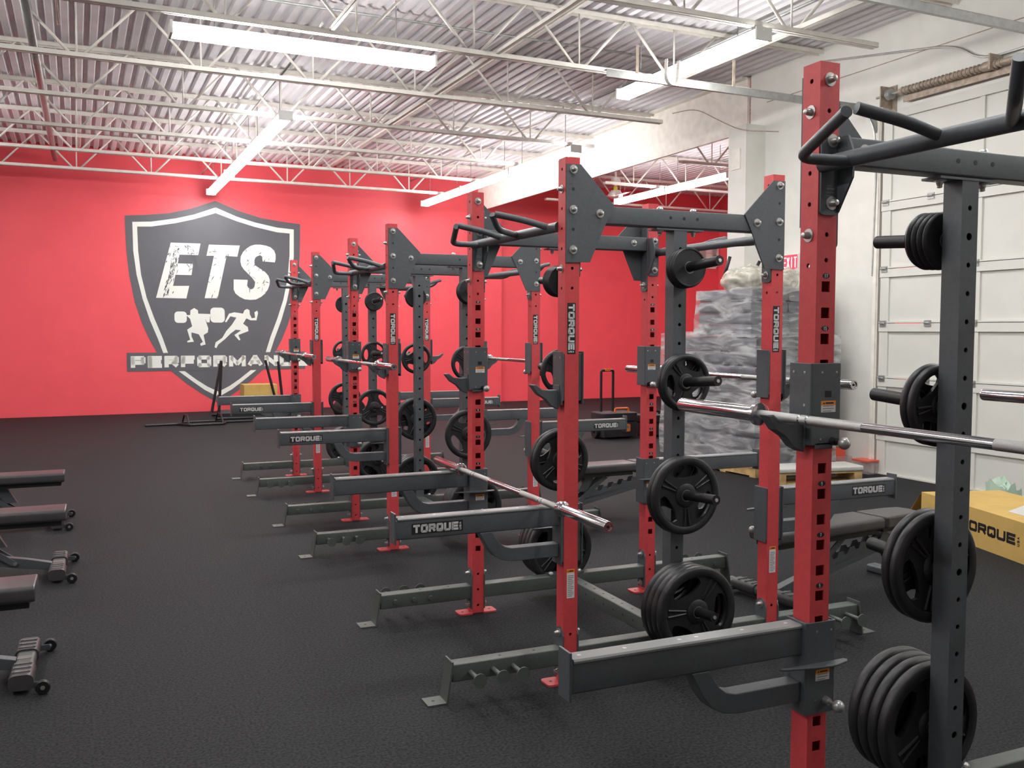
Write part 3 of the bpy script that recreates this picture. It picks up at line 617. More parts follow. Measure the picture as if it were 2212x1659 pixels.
# ---------------------------------------------------------------- hooks (sandwich bracket, hook, pin). Local origin: centre of upright at floor
def mirror(sx_, sy_): return lambda p: (p[0]*(1 if sx_ < 0 else -1), p[1]*(1 if sy_ > 0 else -1), p[2])
def make_hook(sx_, sy_):
    t = thing('j_hook', 'x', 'bar hook'); T = mirror(sx_, sy_)
    def nb(): m_ = MB(); m_.T = T; return m_
    m_ = nb(); zb, zt = 1.363, 1.632; e = h+.022
    m_.prism([(-e, h+.012), (-e, -h-.008), (-e+.004, -h-.012), (e-.004, -h-.012), (e, -h-.008), (e, h+.012), (e-.006, h+.012), (e-.006, -h-.006), (-e+.006, -h-.006), (-e+.006, h+.012)], zb+.012, zt, 'xy')
    m_.box((-.04, -h-.012, zb), (.03, -h-.006, zb+.02))
    m_.box((-e+.006, -h-.006, zb+.03), (e-.006, -h-.001, zt-.01)); m_.box((-e+.006, -h-.006, zb+.03), (-h-.001, h, zt-.01)); m_.box((h+.001, -h-.006, zb+.03), (e-.006, h, zt-.01))
    br = m_.build('bracket', 'char', t, bevel=.002)
    m_ = nb(); P = [(-e, 1.444), (-.112, 1.444), (-.150, 1.448), (-.180, 1.471), (-.203, 1.471), (-.168, 1.427), (-.128, 1.403), (-.098, 1.370), (-e, 1.352)]
    m_.prism(P, -.022, .020); m_.box((-e-.004, -.03, 1.366), (-e, .03, 1.47)); m_.build('hook', 'char', t, bevel=.003)
    m_ = nb(); m_.prism([(-e, 1.4442), (-.112, 1.4442), (-.150, 1.4482), (-.180, 1.4712), (-.202, 1.4712), (-.202, 1.4735), (-.179, 1.4735), (-.149, 1.4505), (-.112, 1.4465), (-e, 1.4465)], -.02, .018); m_.build('liner', 'liner', t)
    m_ = nb(); m_.cyl((.028, -h-.012, 1.386), (.028, -h-.03, 1.386), .014, .012, n=14); m_.cyl((.028, -h-.028, 1.386), (.028, -h-.05, 1.386), .008, n=10); m_.build('pull_pin', 'dark', t)
    m_ = nb(); m_.ball((.030, -h-.062, 1.384), .0195, 16); m_.build('knob', 'knob', t)
    m_ = nb()
    for x_, z_ in ((-.018, 1.603), (.04, 1.603), (-.02, 1.393)): m_.lathe([(0, -h-.0135), (.004, -h-.013), (.004, -h-.012)], 8, 'y', (x_, 0, z_))
    for y_, z_ in ((-.02, 1.603), (-.02, 1.50), (.03, 1.603)): m_.lathe([(0, -e-.0015), (.0045, -e-.001), (.0045, -e)], 8, 'x', (0, y_, z_))
    m_.build('rivet', 'zinc', br)
    m_ = nb(); m_.box((-.005, -h-.0125, 1.525), (.02, -h-.0115, 1.545)); m_.build('slot_cover', 'dark', br)
    fx = 1 if sx_ < 0 else -1; fy = 1 if sy_ > 0 else -1; s_ = -fy
    # label must read the right way round whichever way the hook is mirrored
    x0 = (-.020 if fx > 0 else -.038) if fy > 0 else (.038 if fx > 0 else .020)
    f = (lambda a, b, d: (x0+a, -h-.012-d, 1.478+b)) if fy > 0 else (lambda a, b, d: (x0-a, h+.012+d, 1.478+b))
    warn_label(t, f, .058, .036)
    return t
def make_arm(sx_, sy_):
    """spotter arm; local z 0 = top of the arm"""
    t = thing('spotter_arm', 'x', 'spotter arm'); T = mirror(sx_, sy_); e = h+.022
    def nb(): m_ = MB(); m_.T = T; return m_
    m_ = nb(); zt, zb = .012, -.285
    m_.prism([(-e, h+.012), (-e, -h-.008), (-e+.004, -h-.012), (e-.004, -h-.012), (e, -h-.008), (e, h+.012), (e-.006, h+.012), (e-.006, -h-.006), (-e+.006, -h-.006), (-e+.006, h+.012)], zb, zt, 'xy')
    m_.box((-e+.006, -h-.006, zb+.01), (e-.006, -h-.001, zt-.004)); m_.box((-e+.006, -h-.006, zb+.01), (-h-.001, h, zt-.004)); m_.box((h+.001, -h-.006, zb+.01), (e-.006, h, zt-.004))
    br = m_.build('bracket', 'char', t, bevel=.002)
    m_ = nb(); m_.rbox((-.88, -.030, -.095), (-e, .030, -.006), .006, 'x'); bm_ = m_.build('arm_beam', 'char', t)
    m_ = nb(); m_.box((-.888, -.036, -.115), (-.88, .036, .028)); m_.build('end_plate', 'char', t, bevel=.002)
    m_ = nb(); m_.prism([(-.033, -.006), (.033, -.006), (.033, .0), (.028, .005), (-.028, .005), (-.033, 0)], -.872, -e, 'yz'); ln = m_.build('bar_liner', 'liner', t)
    for q in (-.84, -.69, -.5, -.44, -.27, -.1): m_ = nb(); m_.lathe([(0, .0062), (.007, .006), (.008, .004)], 12, 'z', (q, 0, 0)); m_.build('screw', 'zinc', ln)
    # curved brace below
    cs = [(-e, -.245), (-.30, -.245), (-.355, -.236), (-.40, -.212), (-.43, -.175), (-.455, -.13), (-.475, -.094)]
    ci = [(-.41, -.094), (-.392, -.125), (-.372, -.152), (-.345, -.172), (-.31, -.181), (-e, -.181)]
    m_ = nb(); m_.prism(cs+ci, -.03, .03, 'xz', True); m_.build('brace', 'char', t, bevel=.003)
    m_ = nb(); m_.prism([(-.165, -h-.012), (-.15, -h-.022), (-.03, -.085), (.03, -.088), (.085, -.075), (.10, -.062), (.095, -h-.012)], -.125, -.118, 'xy'); m_.build('collar_plate', 'char', t, bevel=.002)
    m_ = nb(); m_.cyl((.022, -h-.012, -.245), (.022, -h-.03, -.245), .014, .012, n=14); m_.cyl((.022, -h-.03, -.245), (.022, -h-.055, -.245), .006, n=10); m_.build('pull_pin', 'zinc', t)
    m_ = nb(); m_.ball((.024, -h-.068, -.246), .0195, 16); m_.build('knob', 'knob', t)
    m_ = nb()
    for x_ in (-.018, .04): m_.lathe([(0, -h-.0135), (.004, -h-.013), (.004, -h-.012)], 8, 'y', (x_, 0, -.018))
    m_.lathe([(0, -h-.0135), (.004, -h-.013), (.004, -h-.012)], 8, 'y', (-.02, 0, -.24)); m_.build('rivet', 'zinc', br)
    fx = 1 if sx_ < 0 else -1; fy = 1 if sy_ > 0 else -1
    x0 = (-.02 if fx > 0 else -.038) if fy > 0 else (.038 if fx > 0 else .02)
    f = (lambda a, b, d: (x0+a, -h-.012-d, -.178+b)) if fy > 0 else (lambda a, b, d: (x0-a, h+.012+d, -.178+b))
    warn_label(t, f, .056, .036)
    # maker's lettering on the outer side of the arm
    L = .235
    if fy < 0: xs = -.80 if fx > 0 else .565; f = lambda a, b, d: (xs+a, -.030-d, -.068+b)
    else: xs = -.565 if fx > 0 else .80; f = lambda a, b, d: (xs-a, .030+d, -.068+b)
    torque_logo(t, f, L, .038)
    return t
ARM_TOP = {'A': .800, 'B': .880, 'C': .962, 'D': .962}
protoH = {}; protoA = {}
for k in 'ABCD':
    for sx_ in (-1, 1):
        for sy_ in (-1, 1):
            X = XM+sx_*W/2; Y = YS[k]+D/2+sy_*D/2
            for proto, fn, z, nm_, cat, grp in ((protoH, make_hook, 0, 'charcoal bar hook with grey knob', 'bar hook', 'bar hooks on the racks'), (protoA, make_arm, ARM_TOP[k], 'charcoal spotter arm', 'spotter arm', 'spotter arms on the racks')):
                if (sx_, sy_) in proto: o = copy_tree(proto[(sx_, sy_)])
                else: o = fn(sx_, sy_); proto[(sx_, sy_)] = o
                o.location = (X, Y, z)
                tag(o, '%s on the %s %s upright of the %s' % (nm_, PN[sy_], SN[sx_], RN[k]), cat, grp)
# ---------------------------------------------------------------- barbells (local y along the bar)
def make_bar():
    t = thing('barbell', 'x', 'barbell')
    MB().cyl((0, -.66, 0), (0, .66, 0), .0142, n=20).build('shaft', 'chrome', t)
    for s_ in (-1, 1):
        mb = MB(); mb.cyl((0, s_*.655, 0), (0, s_*.47, 0), .0146, n=20); mb.cyl((0, s_*.462, 0), (0, s_*.435, 0), .0146, n=20); mb.cyl((0, s_*.427, 0), (0, s_*.21, 0), .0146, n=20); mb.build('knurled_grip', 'knurl', t)
        prof = [(.0145, .655), (.030, .655), (.037, .658), (.037, .672), (.030, .678), (.030, .684), (.0252, .686), (.0252, 1.094), (.0235, 1.1), (.0175, 1.1), (.0165, 1.094), (0, 1.094)]
        MB().lathe([(a, b*s_) for a, b in prof], 28, 'y').build('sleeve', 'chrome', t)
        MB().lathe([(.0, 1.0945*s_), (.006, 1.0945*s_), (.006, 1.097*s_), (0, 1.097*s_)], 10, 'y').build('end_cap', 'dark', t)
    return t
bar0 = make_bar(); dxb = W/2+.133
bars = [(-dxb, 'A', .06, 1.4636, 'long chrome barbell in front, resting on the hooks of the front rack'), (dxb, 'A', .02, 1.4636, 'chrome barbell on the garage-side hooks of the front rack, only its end showing'),
        (-(W/2+.150), 'B', -.19, .912, 'chrome barbell lying low across the spotter arms of the second rack'), (dxb, 'B', .01, 1.4636, 'chrome barbell on the garage-side hooks of the second rack before the wrapped pallet'),
        (-dxb, 'C', -.03, 1.4636, 'chrome barbell on the bench-side hooks of the third rack'), (dxb, 'C', .02, 1.4636, 'chrome barbell on the garage-side hooks of the third rack'),
        (-dxb, 'D', -.04, 1.4636, 'chrome barbell on the hooks of the last rack, crossing the lettering')]
for i, (dx, k, dy, z, lb) in enumerate(bars):
    o = bar0 if i == 0 else copy_tree(bar0)
    o.location = (XM+dx, YS[k]+D/2+dy, z); tag(o, lb, 'barbell', 'chrome barbells')
# ---------------------------------------------------------------- weight plates (disc in the xz plane, axis y, hub at origin)
def make_plate(R, T, spokes=True):
    """rubber plate: rounded rim, thinner web with three grip openings"""
    t = thing('weight_plate', 'x', 'weight plate'); n = 72; r0 = .0262; mb = MB()
    rim = R*(.80 if spokes else .86); hub = min(.085, R*.42) if spokes else R*.36
    def ringp(prof): mb.lathe(prof, n, 'y', (0, 0, 0), True)
    c = .012
    ringp([(rim, -T/2+.004), (rim+.008, -T/2), (R-c, -T/2), (R-.004, -T/2+.004), (R, -T/2+c), (R, T/2-c), (R-.004, T/2-.004), (R-c, T/2), (rim+.008, T/2), (rim, T/2-.004)])
    ringp([(r0, -T*.45), (hub*.62, -T*.45), (hub*.72, -T*.30), (hub*.72, T*.30), (hub*.62, T*.45), (r0, T*.45)])
    tw = T*.22
    if not spokes: ringp([(r0, -tw*1.5), (rim+.002, -tw*1.5), (rim+.002, tw*1.5), (r0, tw*1.5)])
    else:
        ra, rb = hub*.62, rim+.004
        ri_h, ro_h = ra+(rb-ra)*.34, ra+(rb-ra)*.93
        A = [2*math.pi*i/n for i in range(n+1)]
        def inhole(a):                                  # half-width profile of the three openings
            q = ((a+math.pi/6) % (2*math.pi/3))-math.pi/3; return abs(q) < math.radians(35)
        def hole_r(a):
            q = abs(((a+math.pi/6) % (2*math.pi/3))-math.pi/3)/math.radians(35)
            if q >= 1: return None
            mid = ri_h+(ro_h-ri_h)*.62; return (mid-(mid-ri_h)*math.sqrt(1-q**1.6), mid+(ro_h-mid)*(1-q**4)**.5)
        for i in range(n):
            a, b = A[i], A[i+1]; ha, hb = hole_r(a), hole_r(b)
            mid = ri_h+(ro_h-ri_h)*.62
            ha = ha or (mid, mid); hb = hb or (mid, mid)
            for (s0, s1), (e0, e1) in (((ra, ha[0]), (ra, hb[0])), ((ha[1], rb), (hb[1], rb))):
                P = [(s0, a), (s1, a), (e1, b), (e0, b)]
                vs = [(q*math.cos(g), y, q*math.sin(g)) for y in (-tw, tw) for q, g in P]
                mb.add(vs, [(0,1,2,3), (4,7,6,5)], False)
                if ha != hb or ha[0] != ha[1]: mb.add(vs, [(1, 5, 6, 2)] if s0 == ra else [(0, 4, 7, 3)], True)
        for k in range(3):                              # raised ridges on the spokes
            g = math.radians(-30+120*k+0)
            for off in (-.16, .16):
                for y in (-1, 1):
                    p = Vector((math.cos(g+off*.6), 0, math.sin(g+off*.6))); a_ = p*(hub*.8); b_ = p*(rim*.97)
                    mb.cyl((a_.x, y*tw, a_.z), (b_.x, y*tw*1.3, b_.z), .006, n=6)
    mb.build('plate_body', 'rubber', t)
    m2 = MB(); m2.lathe([(r0-.0005, -T*.46), (r0+.004, -T*.46), (r0+.004, T*.46), (r0-.0005, T*.46)], 32, 'y', (0, 0, 0), True); m2.build('hub_ring', 'ring', t)
    return t
PK = {'s': (.101, .024, False), 'm': (.145, .030, True), 'l': (.200, .036, True), 'x': (.2265, .046, True)}
PW = {'s': 'small solid black weight plate', 'm': 'medium black weight plate', 'l': 'large black weight plate', 'x': 'very large black weight plate'}
protoP = {}
LOAD = {('A', 1): [('x', 4), ('l', 2), ('m', 2), ('s', 4)], ('B', -1): [('x', 4), ('l', 2), ('m', 2), ('s', 3)], ('B', 1): [('x', 4), ('l', 2), ('m', 1), ('s', 4)],
        ('C', -1): [('x', 4), ('l', 1), ('m', 1), ('s', 3)], ('C', 1): [('x', 3), ('l', 2), ('m', 1), ('s', 2)], ('D', -1): [('x', 3), ('l', 1), ('m', 1), ('s', 2)], ('D', 1): [('x', 2), ('l', 1), ('m', 1), ('s', 2)]}
for (k, sy_), rows in LOAD.items():
    Y = YS[k]+D/2+sy_*D/2
    for pi, (kind, cnt) in enumerate(rows):
        R, T, sp_ = PK[kind]; y = Y+sy_*(h+.012); z0 = .325+.573*pi
        for c in range(cnt):
            if kind in protoP: o = copy_tree(protoP[kind])
            else: o = make_plate(R, T, sp_); protoP[kind] = o
            yc = y+sy_*(T/2+.001); y = yc+sy_*T/2
            zc = z0+.022*abs(yc-Y-sy_*h)/.33-.0015
            o.location = (XM, yc, zc); o.rotation_euler = (-sy_*.0667*0, random.uniform(0, 6.28) if kind != 's' else 0, 0)
            pos = 'the only one' if cnt == 1 else ('innermost' if c == 0 else ('outermost' if c == cnt-1 else ('second in' if c == 1 else 'third in')))
            tag(o, '%s, %s, %s peg, %s post of the %s' % (PW[kind], pos, ('lowest', 'second', 'third', 'top')[pi], PN[sy_], RN[k]), 'weight plate', 'weight plates on the storage pegs')

# ================================================================ BENCHES
def make_bench():
    """local: x = length from the wheeled foot, y across"""
    t = thing('weight_bench', 'x', 'weight bench')
    mb = MB().rbox((-.06, -.14, .395), (.92, .14, .475), .022, 'x', 5); mb.build('back_pad', 'pad', t, bevel=.008)
    MB().box((-.03, -.10, .36), (.88, .10, .394)).build('back_pad_frame', 'dark', t)
    MB().prism([(.96, -.135), (1.22, -.12), (1.34, -.09), (1.36, 0), (1.34, .09), (1.22, .12), (.96, .135)], .395, .475, 'xy').build('seat_pad', 'pad', t, bevel=.012)
    MB().box((.98, -.08, .36), (1.3, .08, .394)).build('seat_frame', 'dark', t)
    # wheeled foot: cross tube with two cover pads
    MB().rbox((-.045, -.115, .025), (.045, .115, .085), .02, 'y').build('foot_centre', 'chargreen', t)
    for s_ in (-1, 1):
        fp = MB().rbox((-.055, s_*.10, .02), (.055, s_*.30, .095), .03, 'y').build('foot_cover', 'pad', t)
        for q in (.13, .19, .25): mb = MB(); mb.rbox((-.04, s_*q-.006, .094), (.04, s_*q+.006, .1), .003, 'z'); mb.lathe([(0, .103), (.004, .102), (.005, .1)], 8, 'z', (-.03, s_*q, 0)); mb.lathe([(0, .103), (.004, .102), (.005, .1)], 8, 'z', (.03, s_*q, 0)); mb.build('cover_rib', 'liner', fp)
        wh = MB().lathe([(.006, -.014), (.03, -.014), (.034, -.008), (.034, .008), (.03, .014), (.006, .014)], 20, 'y', (-.095, s_*.325, .034), True).build('wheel', 'dark', t)
        MB().lathe([(0, -.02), (.009, -.02), (.011, -.012), (.011, .012), (.009, .02), (0, .02)], 12, 'y', (-.095, s_*.325, .034)).build('axle_bolt', 'zinc', wh)
        MB().box((-.095, s_*.285-.004, .02), (-.03, s_*.285+.004, .05)).cyl((-.095, s_*.28, .034), (-.095, s_*.31, .034), .008, n=8).build('wheel_arm', 'char', t)
    MB().box((-.03, -.024, .0855), (.035, .024, .0865)).build('maker_label', 'liner', t)
    # spine and ladder
    MB().prism([(.04, .035), (.04, .085), (.2, .125), (1.12, .30), (1.18, .30), (1.18, .25), (.22, .06)], -.03, .03).build('spine', 'char', t, bevel=.003)
    lad = [(.36, .15), (.42, .21)]
    for q in range(6): lad += [(.46+q*.11, .20+q*.022), (.475+q*.11, .235+q*.022), (.52+q*.11, .238+q*.022), (.54+q*.11, .215+q*.022)]
    lad += [(1.12, .33), (1.12, .29)]
    for s_ in (-1, 1): MB().prism(lad, s_*.034, s_*.04).build('ladder_plate', 'char', t)
    for s_ in (-1, 1): MB().prism([(.24, .10), (.29, .09), (.66, .36), (.60, .37)], s_*.042, s_*.05).build('support_arm', 'char', t)
    MB().cyl((.27, -.06, .105), (.27, .06, .105), .012, n=10).cyl((.62, -.06, .355), (.62, .06, .355), .010, n=10).build('pivot_bolt', 'zinc', t)
    MB().prism([(.32, .22), (.40, .36), (.50, .36), (.42, .22)], -.028, .028).build('link_plate', 'char', t)
    MB().prism([(1.02, .28), (1.10, .28), (1.26, .05), (1.18, .05)], -.028, .028).build('rear_leg', 'char', t)
    MB().rbox((1.17, -.2, 0), (1.27, .2, .055), .015, 'y').build('rear_foot', 'char', t)
    return t
b0 = make_bench()
for i, (x, y, rz, lb) in enumerate(((-.40, 5.20, math.pi, 'black weight bench nearest at the left edge, pad and wheeled foot showing'), (-.335, 7.30, math.pi, 'black weight bench second from the front at the left edge'),
        (-.41, 9.16, math.pi, 'black weight bench farthest back at the left edge'), (3.87, 4.72, .12, 'black weight bench between the front racks and the brown carton'), (3.72, 7.72, .03, 'black weight bench behind the second rack, its pad showing between red uprights'))):
    o = b0 if i == 0 else copy_tree(b0); o.location = (x, y, 0); o.rotation_euler = (0, 0, rz); tag(o, lb, 'weight bench', 'adjustable benches')

# ================================================================ LOOSE THINGS
def noisy(o, s, sc, seed=0, sub=2):
    if sub: md = o.modifiers.new('sub', 'SUBSURF'); md.subdivision_type = 'SIMPLE'; md.levels = md.render_levels = sub
    tx = bpy.data.textures.new('n%d' % seed, 'CLOUDS'); tx.noise_scale = sc
    d = o.modifiers.new('d', 'DISPLACE'); d.texture = tx; d.strength = s; d.mid_level = .5
    sm = o.modifiers.new('s', 'SMOOTH'); sm.iterations = 2
def grid_box(a, b, n, mb=None):
    mb = mb or MB(); nx, ny, nz = n
    def P(i, j, k): return (a[0]+(b[0]-a[0])*i/nx, a[1]+(b[1]-a[1])*j/ny, a[2]+(b[2]-a[2])*k/nz)
    idx = {}; vs = []; fs = []
    def V(i, j, k):
        if (i, j, k) not in idx: idx[(i, j, k)] = len(vs); vs.append(P(i, j, k))
        return idx[(i, j, k)]
    for i in range(nx):
        for j in range(ny):
            for k in (0, nz): fs.append([V(i,j,k), V(i+1,j,k), V(i+1,j+1,k), V(i,j+1,k)])
    for i in range(nx):
        for k in range(nz):
            for j in (0, ny): fs.append([V(i,j,k), V(i+1,j,k), V(i+1,j,k+1), V(i,j,k+1)])
    for j in range(ny):
        for k in range(nz):
            for i in (0, nx): fs.append([V(i,j,k), V(i,j+1,k), V(i,j+1,k+1), V(i,j,k+1)])
    mb.add(vs, fs, True); return mb
def pallet(parent, x0, y0, x1, y1):
    mb = MB()
    for k in range(6): a = y0+(y1-y0-.1)*k/5; mb.box((x0, a, .11), (x1, a+.1, .13)); 
    for k in range(3): a = y0+(y1-y0-.1)*k/2; mb.box((x0, a, 0), (x1, a+.1, .018))
    for k in range(3): a = x0+(x1-x0-.1)*k/2; mb.box((a, y0, .018), (a+.1, y1, .11))
    return mb.build('pallet', 'wood', parent)
wp = thing('wrapped_pallet', 'tall lumpy load in clear stretch wrap on a wooden pallet beside the pillar', 'wrapped pallet', (7.0, 8.85, 0), TH+.05)
pallet(wp, 0, 0, 1.25, 1.15)
mb = MB(); rr = random.Random(5)
for k in range(9):
    z0 = .135+k*.17; dx = rr.uniform(-.04, .04)
    mb.rbox((-.02+dx, .0+dx, z0), (.6+dx, 1.7-dx, z0+.155), .04, 'y'); mb.rbox((.64+dx, .02, z0), (1.25+dx, 1.65, z0+.155), .04, 'y')
for k in range(4):
    z0 = 1.68+k*.14; mb.rbox((.07, .20, z0), (.66, 1.15, z0+.13), .04, 'y'); mb.rbox((.68, .20, z0), (1.22, 1.15, z0+.13), .04, 'y')
mb.build('stacked_goods', 'loadgrey', wp)
o = grid_box((-.06, -.04, .11), (1.31, 1.78, 1.70), (12, 14, 16)).build('lower_wrap', 'wrap', wp); noisy(o, .10, .6, 1)
o = grid_box((.04, .15, 1.66), (1.26, 1.2, 2.26), (12, 10, 8)).build('upper_wrap', 'wrap', wp); noisy(o, .10, .5, 2)
mb = MB(); mb.ball((.35, .6, 2.36), .30, 20, (1, 1.1, .5)); mb.ball((.85, .6, 2.36), .30, 20, (1.1, 1, .48)); mb.ball((1.12, .45, 2.28), .24, 20, (.8, 1, 1)); mb.ball((.6, .75, 2.42), .24, 20, (1.3, 1, .5))
o = mb.build('plastic_bags', 'bag', wp); noisy(o, .16, .14, 3, 2)
for a_, b_ in (((.17, .8, 2.4), (.22, .75, 2.66)), ((.62, .8, 2.4), (.68, .72, 2.62))): MB().cyl(a_, b_, .02, n=8).build('rod_end', 'dark', wp)
MB().box((.78, -.055, 1.32), (1.02, -.045, 1.60)).build('green_sheet', 'green', wp)
pp = thing('flat_pallet', 'low wooden pallet covered with white sheets at the foot of the wrapped load', 'pallet', (6.95, 7.5, 0), TH-.2); pp.location = (7.35, 8.25, 0)
pallet(pp, -.45, 0, .62, .38); MB().rbox((-.45, -.02, .131), (.62, .38, .19), .02, 'x').build('white_sheets', 'sheet', pp)
# tool boxes
def toolbox(loc, rz, lb, sx, sy, sz, handle):
    t = thing('tool_box', lb, 'tool box', loc, rz)
    MB().rbox((0, 0, .03), (sx, sy, sz*.62), .03, 'z').rbox((.02, .02, sz*.60), (sx-.02, sy-.02, sz*.66), .03, 'z').build('tool_body', 'tool', t, bevel=.008)
    MB().rbox((-.01, -.01, sz*.66), (sx+.01, sy+.01, sz), .04, 'z').build('lid', 'tool', t, bevel=.015)
    la = MB().rbox((sx*.55, -.022, sz*.28), (sx*.55+.14, -.0, sz*.28+.12), .02, 'y').build('latch', 'toolorange', t); MB().box((sx*.55+.025, -.026, sz*.28+.05), (sx*.55+.115, -.021, sz*.28+.095)).build('latch_plate', 'liner', la)
    if handle:
        MB().tube([(sx*.22, sy*.8, sz*.6), (sx*.22, sy*.8, 1.09), (sx*.58, sy*.8, 1.09), (sx*.58, sy*.8, sz*.6)], .022, 8, .03).build('pull_handle', 'dark', t)
        MB().rbox((sx*.32, sy*.8-.03, 1.08), (sx*.48, sy*.8+.03, 1.12), .01, 'z').build('handle_grip', 'toolorange', t)
        MB().tube([(sx*.45, sy*.3, sz), (sx*.45, sy*.3, sz+.06), (sx*.85, sy*.3, sz+.06), (sx*.85, sy*.3, sz)], .018, 8, .03).build('carry_handle', 'toolorange', t)
        MB().lathe([(.03, -.03), (.1, -.03), (.11, 0), (.1, .03), (.03, .03)], 20, 'x', (-.03, sy*.5, .11), True).build('wheel', 'dark', t)
    else: MB().tube([(sx*.25, sy*.5, sz), (sx*.25, sy*.5, sz+.05), (sx*.7, sy*.5, sz+.05), (sx*.7, sy*.5, sz)], .018, 8, .03).build('carry_handle', 'dark', t)
    for q in (.05, sx-.1): MB().box((q, .05, 0), (q+.05, sy-.05, .03)).build('skid', 'dark', t)
    return t
toolbox((7.25, 12.95, 0), .0, 'black rolling tool box with orange latch and raised pull handle', .62, .42, .42, True)
toolbox((8.02, 12.95, 0), .0, 'black tool box without wheels beside the rolling one', .55, .38, .36, False)
# brown carton with open end flap
cz = .31
ct = thing('cardboard_carton', 'long brown cardboard carton with black lettering on the floor at the right edge', 'carton', (0, 0, 0), 0)
a = Vector((6.21, 4.70, 0)); ax = Vector((6.80-6.10, 6.62-4.24, 0)).normalized(); nx_ = Vector((ax.y, -ax.x, 0))
ct.location = (6.14, 4.43, 0); ct.rotation_euler = (0, 0, math.atan2(ax.y, ax.x))
MB().box((-.6, -.75, 0), (1.70, 0, cz)).build('carton_body', 'card', ct)
MB().add([(1.70, 0, cz), (1.70, -.7, cz), (1.88, -.7, cz-.2), (1.88, 0, cz-.2), (1.705, 0, cz-.004), (1.705, -.7, cz-.004), (1.88, -.7, cz-.206), (1.88, 0, cz-.206)], [(0,1,2,3),(4,7,6,5),(0,4,5,1),(1,5,6,2),(2,6,7,3),(3,7,4,0)]).build('carton_flap', 'card', ct)
MB().prism([(-.2, -.2), (.75, -.16), (1.0, -.5), (.1, -.62)], cz+.0005, cz+.006, 'xy').build('paper_insert', 'sheet', ct)
mb = MB(); f = lambda a_, b_, d: (1.12-a_, .0005+d, .12+b_)
e_ = letters(mb, 'TORQUE', 0, 0, .105, .085, .024, .012, f, .0008); letters(mb, 'USA', 0, 0, .02, .026, .005, .006, lambda a_, b_, d: f(e_+.045-b_, a_, d), .0008)
P_ = [(.91, .0), (1.02, .0), (1.02, .11), (.91, .11), (.91, 0)]
for (q0, r0), (q1, r1) in zip(P_, P_[1:]): mb.add([f(min(q0, q1)-.003, min(r0, r1)-.02-.003, c) for c in (0,)]+[f(max(q0, q1)+.003, min(r0, r1)-.023, 0), f(max(q0, q1)+.003, max(r0, r1)-.017, 0), f(min(q0, q1)-.003, max(r0, r1)-.017, 0)], [(0,1,2,3)])
letters(mb, 'V', 0, 0, 1, 1, 1, 1, f, 0)
for (q0, r0, q1, r1) in ((.935, .04, .965, 0), (.965, 0, .995, .06)):
    mb.cyl(f(q0, r0, 0), f(q1, r1, 0), .004, n=6)
mb.build('carton_printing', 'ink', ct)
MB().box((1.54, .0005, .05), (1.66, .001, .15)).build('shipping_label', 'label', ct)
mb = grid_box((0, 0, 0), (.55, .35, .12), (6, 4, 3)); o = mb.build('packing_film', 'green'); noisy(o, .22, .12, 8, 1); o.location = (7.25, 5.35, .0); o.location = (7.15, 5.65, .30); tag(o, 'crumpled pale green packing film behind the brown carton', 'packing film')
o.location = (7.72, 6.1, 0.0); o.scale = (.42, .6, 2.2)
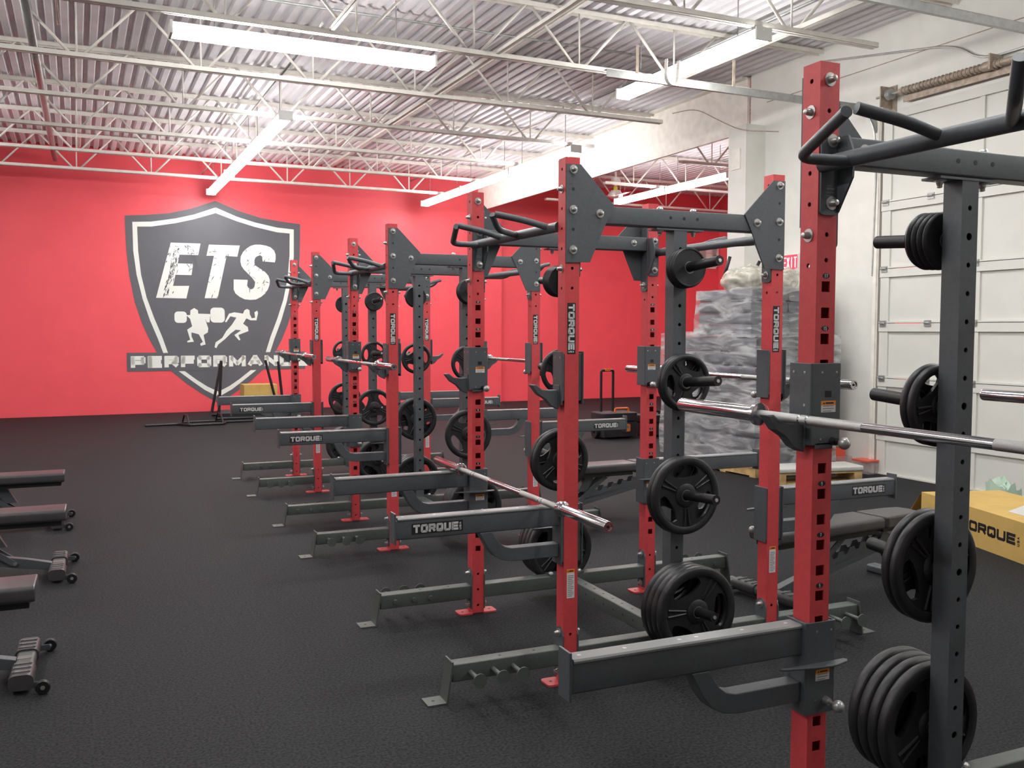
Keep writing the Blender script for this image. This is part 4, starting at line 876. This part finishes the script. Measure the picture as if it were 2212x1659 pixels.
# orange-lidded tubs by the wall
for i, (x, y, sx, sy, sz, lb) in enumerate(((8.30, 8.95, .30, .26, .17, 'clear plastic tub with an orange insert, by the white wall'), (8.42, 8.52, .26, .24, .15, 'clear plastic tub with a flat orange lid, nearest the garage door'), (8.20, 9.35, .34, .24, .22, 'pale clear tub behind the orange-lidded tubs'))):
    t = thing('plastic_tub', lb, 'tub', (x, y, 0), .1*i)
    MB().prism([(.02, 0), (sx-.02, 0), (sx, sz), (0, sz)], 0, sy).build('tub_body', 'tub', t)
    if i == 1: MB().rbox((-.01, -.01, sz), (sx+.01, sy+.01, sz+.02), .02, 'z').build('tub_lid', 'bagred', t)
    elif i == 0: MB().box((.05, .04, .05), (.2, .2, sz+.1)).build('tub_insert', 'bagred', t)
# far end: sled, box, trap bar
sl = thing('push_sled', 'black push sled with tall handle poles before the red wall', 'push sled', (2.35, 18.75, 0), 0)
for s_ in (0, .9): MB().rbox((-.1, s_-.04, 0), (1.35, s_+.04, .05), .02, 'x').build('runner', 'dark', sl)
MB().box((0, 0, .05), (1.2, .9, .12)).build('sled_deck', 'dark', sl)
for x_, s_, lean in ((-.06, 0, .06), (-.1, .9, .2), (1.18, 0, -.10), (1.22, .9, -.25)): MB().cyl((x_, s_, .08), (x_+lean, s_, 1.12), .028, n=10).build('handle_pole', 'dark', sl)
cb = thing('cardboard_box', 'plain brown cardboard box standing before the shield on the red wall', 'cardboard box', (2.62, 19.85, 0), .02)
MB().box((0, 0, 0), (.68, .55, .60)).build('box_body', 'card', cb)
MB().box((.31, -.002, .0), (.37, .0, .60)).box((.31, 0, .60), (.37, .55, .602)).build('packing_tape', 'card', cb)
sl.location = (2.05, 18.7, 0)
tb = thing('trap_bar', 'black hexagonal lifting bar lying on the floor at far left', 'lifting bar', (1.62, 17.9, .03), .12)
MB().tube([(-1.0, 0, 0), (-.42, 0, 0), (-.3, -.3, 0), (.3, -.3, 0), (.42, 0, 0), (1.0, 0, 0)], .022, 10, .05).tube([(-.42, 0, 0), (-.3, .3, 0), (.3, .3, 0), (.42, 0, 0)], .018, 10, .05).build('bar_frame', 'dark', tb)
for s_ in (-1, 1): MB().tube([(s_*.3, -.3, 0), (s_*.3, -.12, .16), (s_*.3, .12, .16), (s_*.3, .3, 0)], .016, 8, .05).build('grip', 'dark', tb)
fr_ = thing('foam_roller', 'thick black roller lying behind the last rack', 'roller', (4.35, 17.9, .2), .3)
MB().lathe([(0, -.3), (.18, -.3), (.2, -.28), (.2, .28), (.18, .3), (0, .3)], 28, 'y').build('roller_body', 'dark', fr_)
print('objects', len(bpy.data.objects))
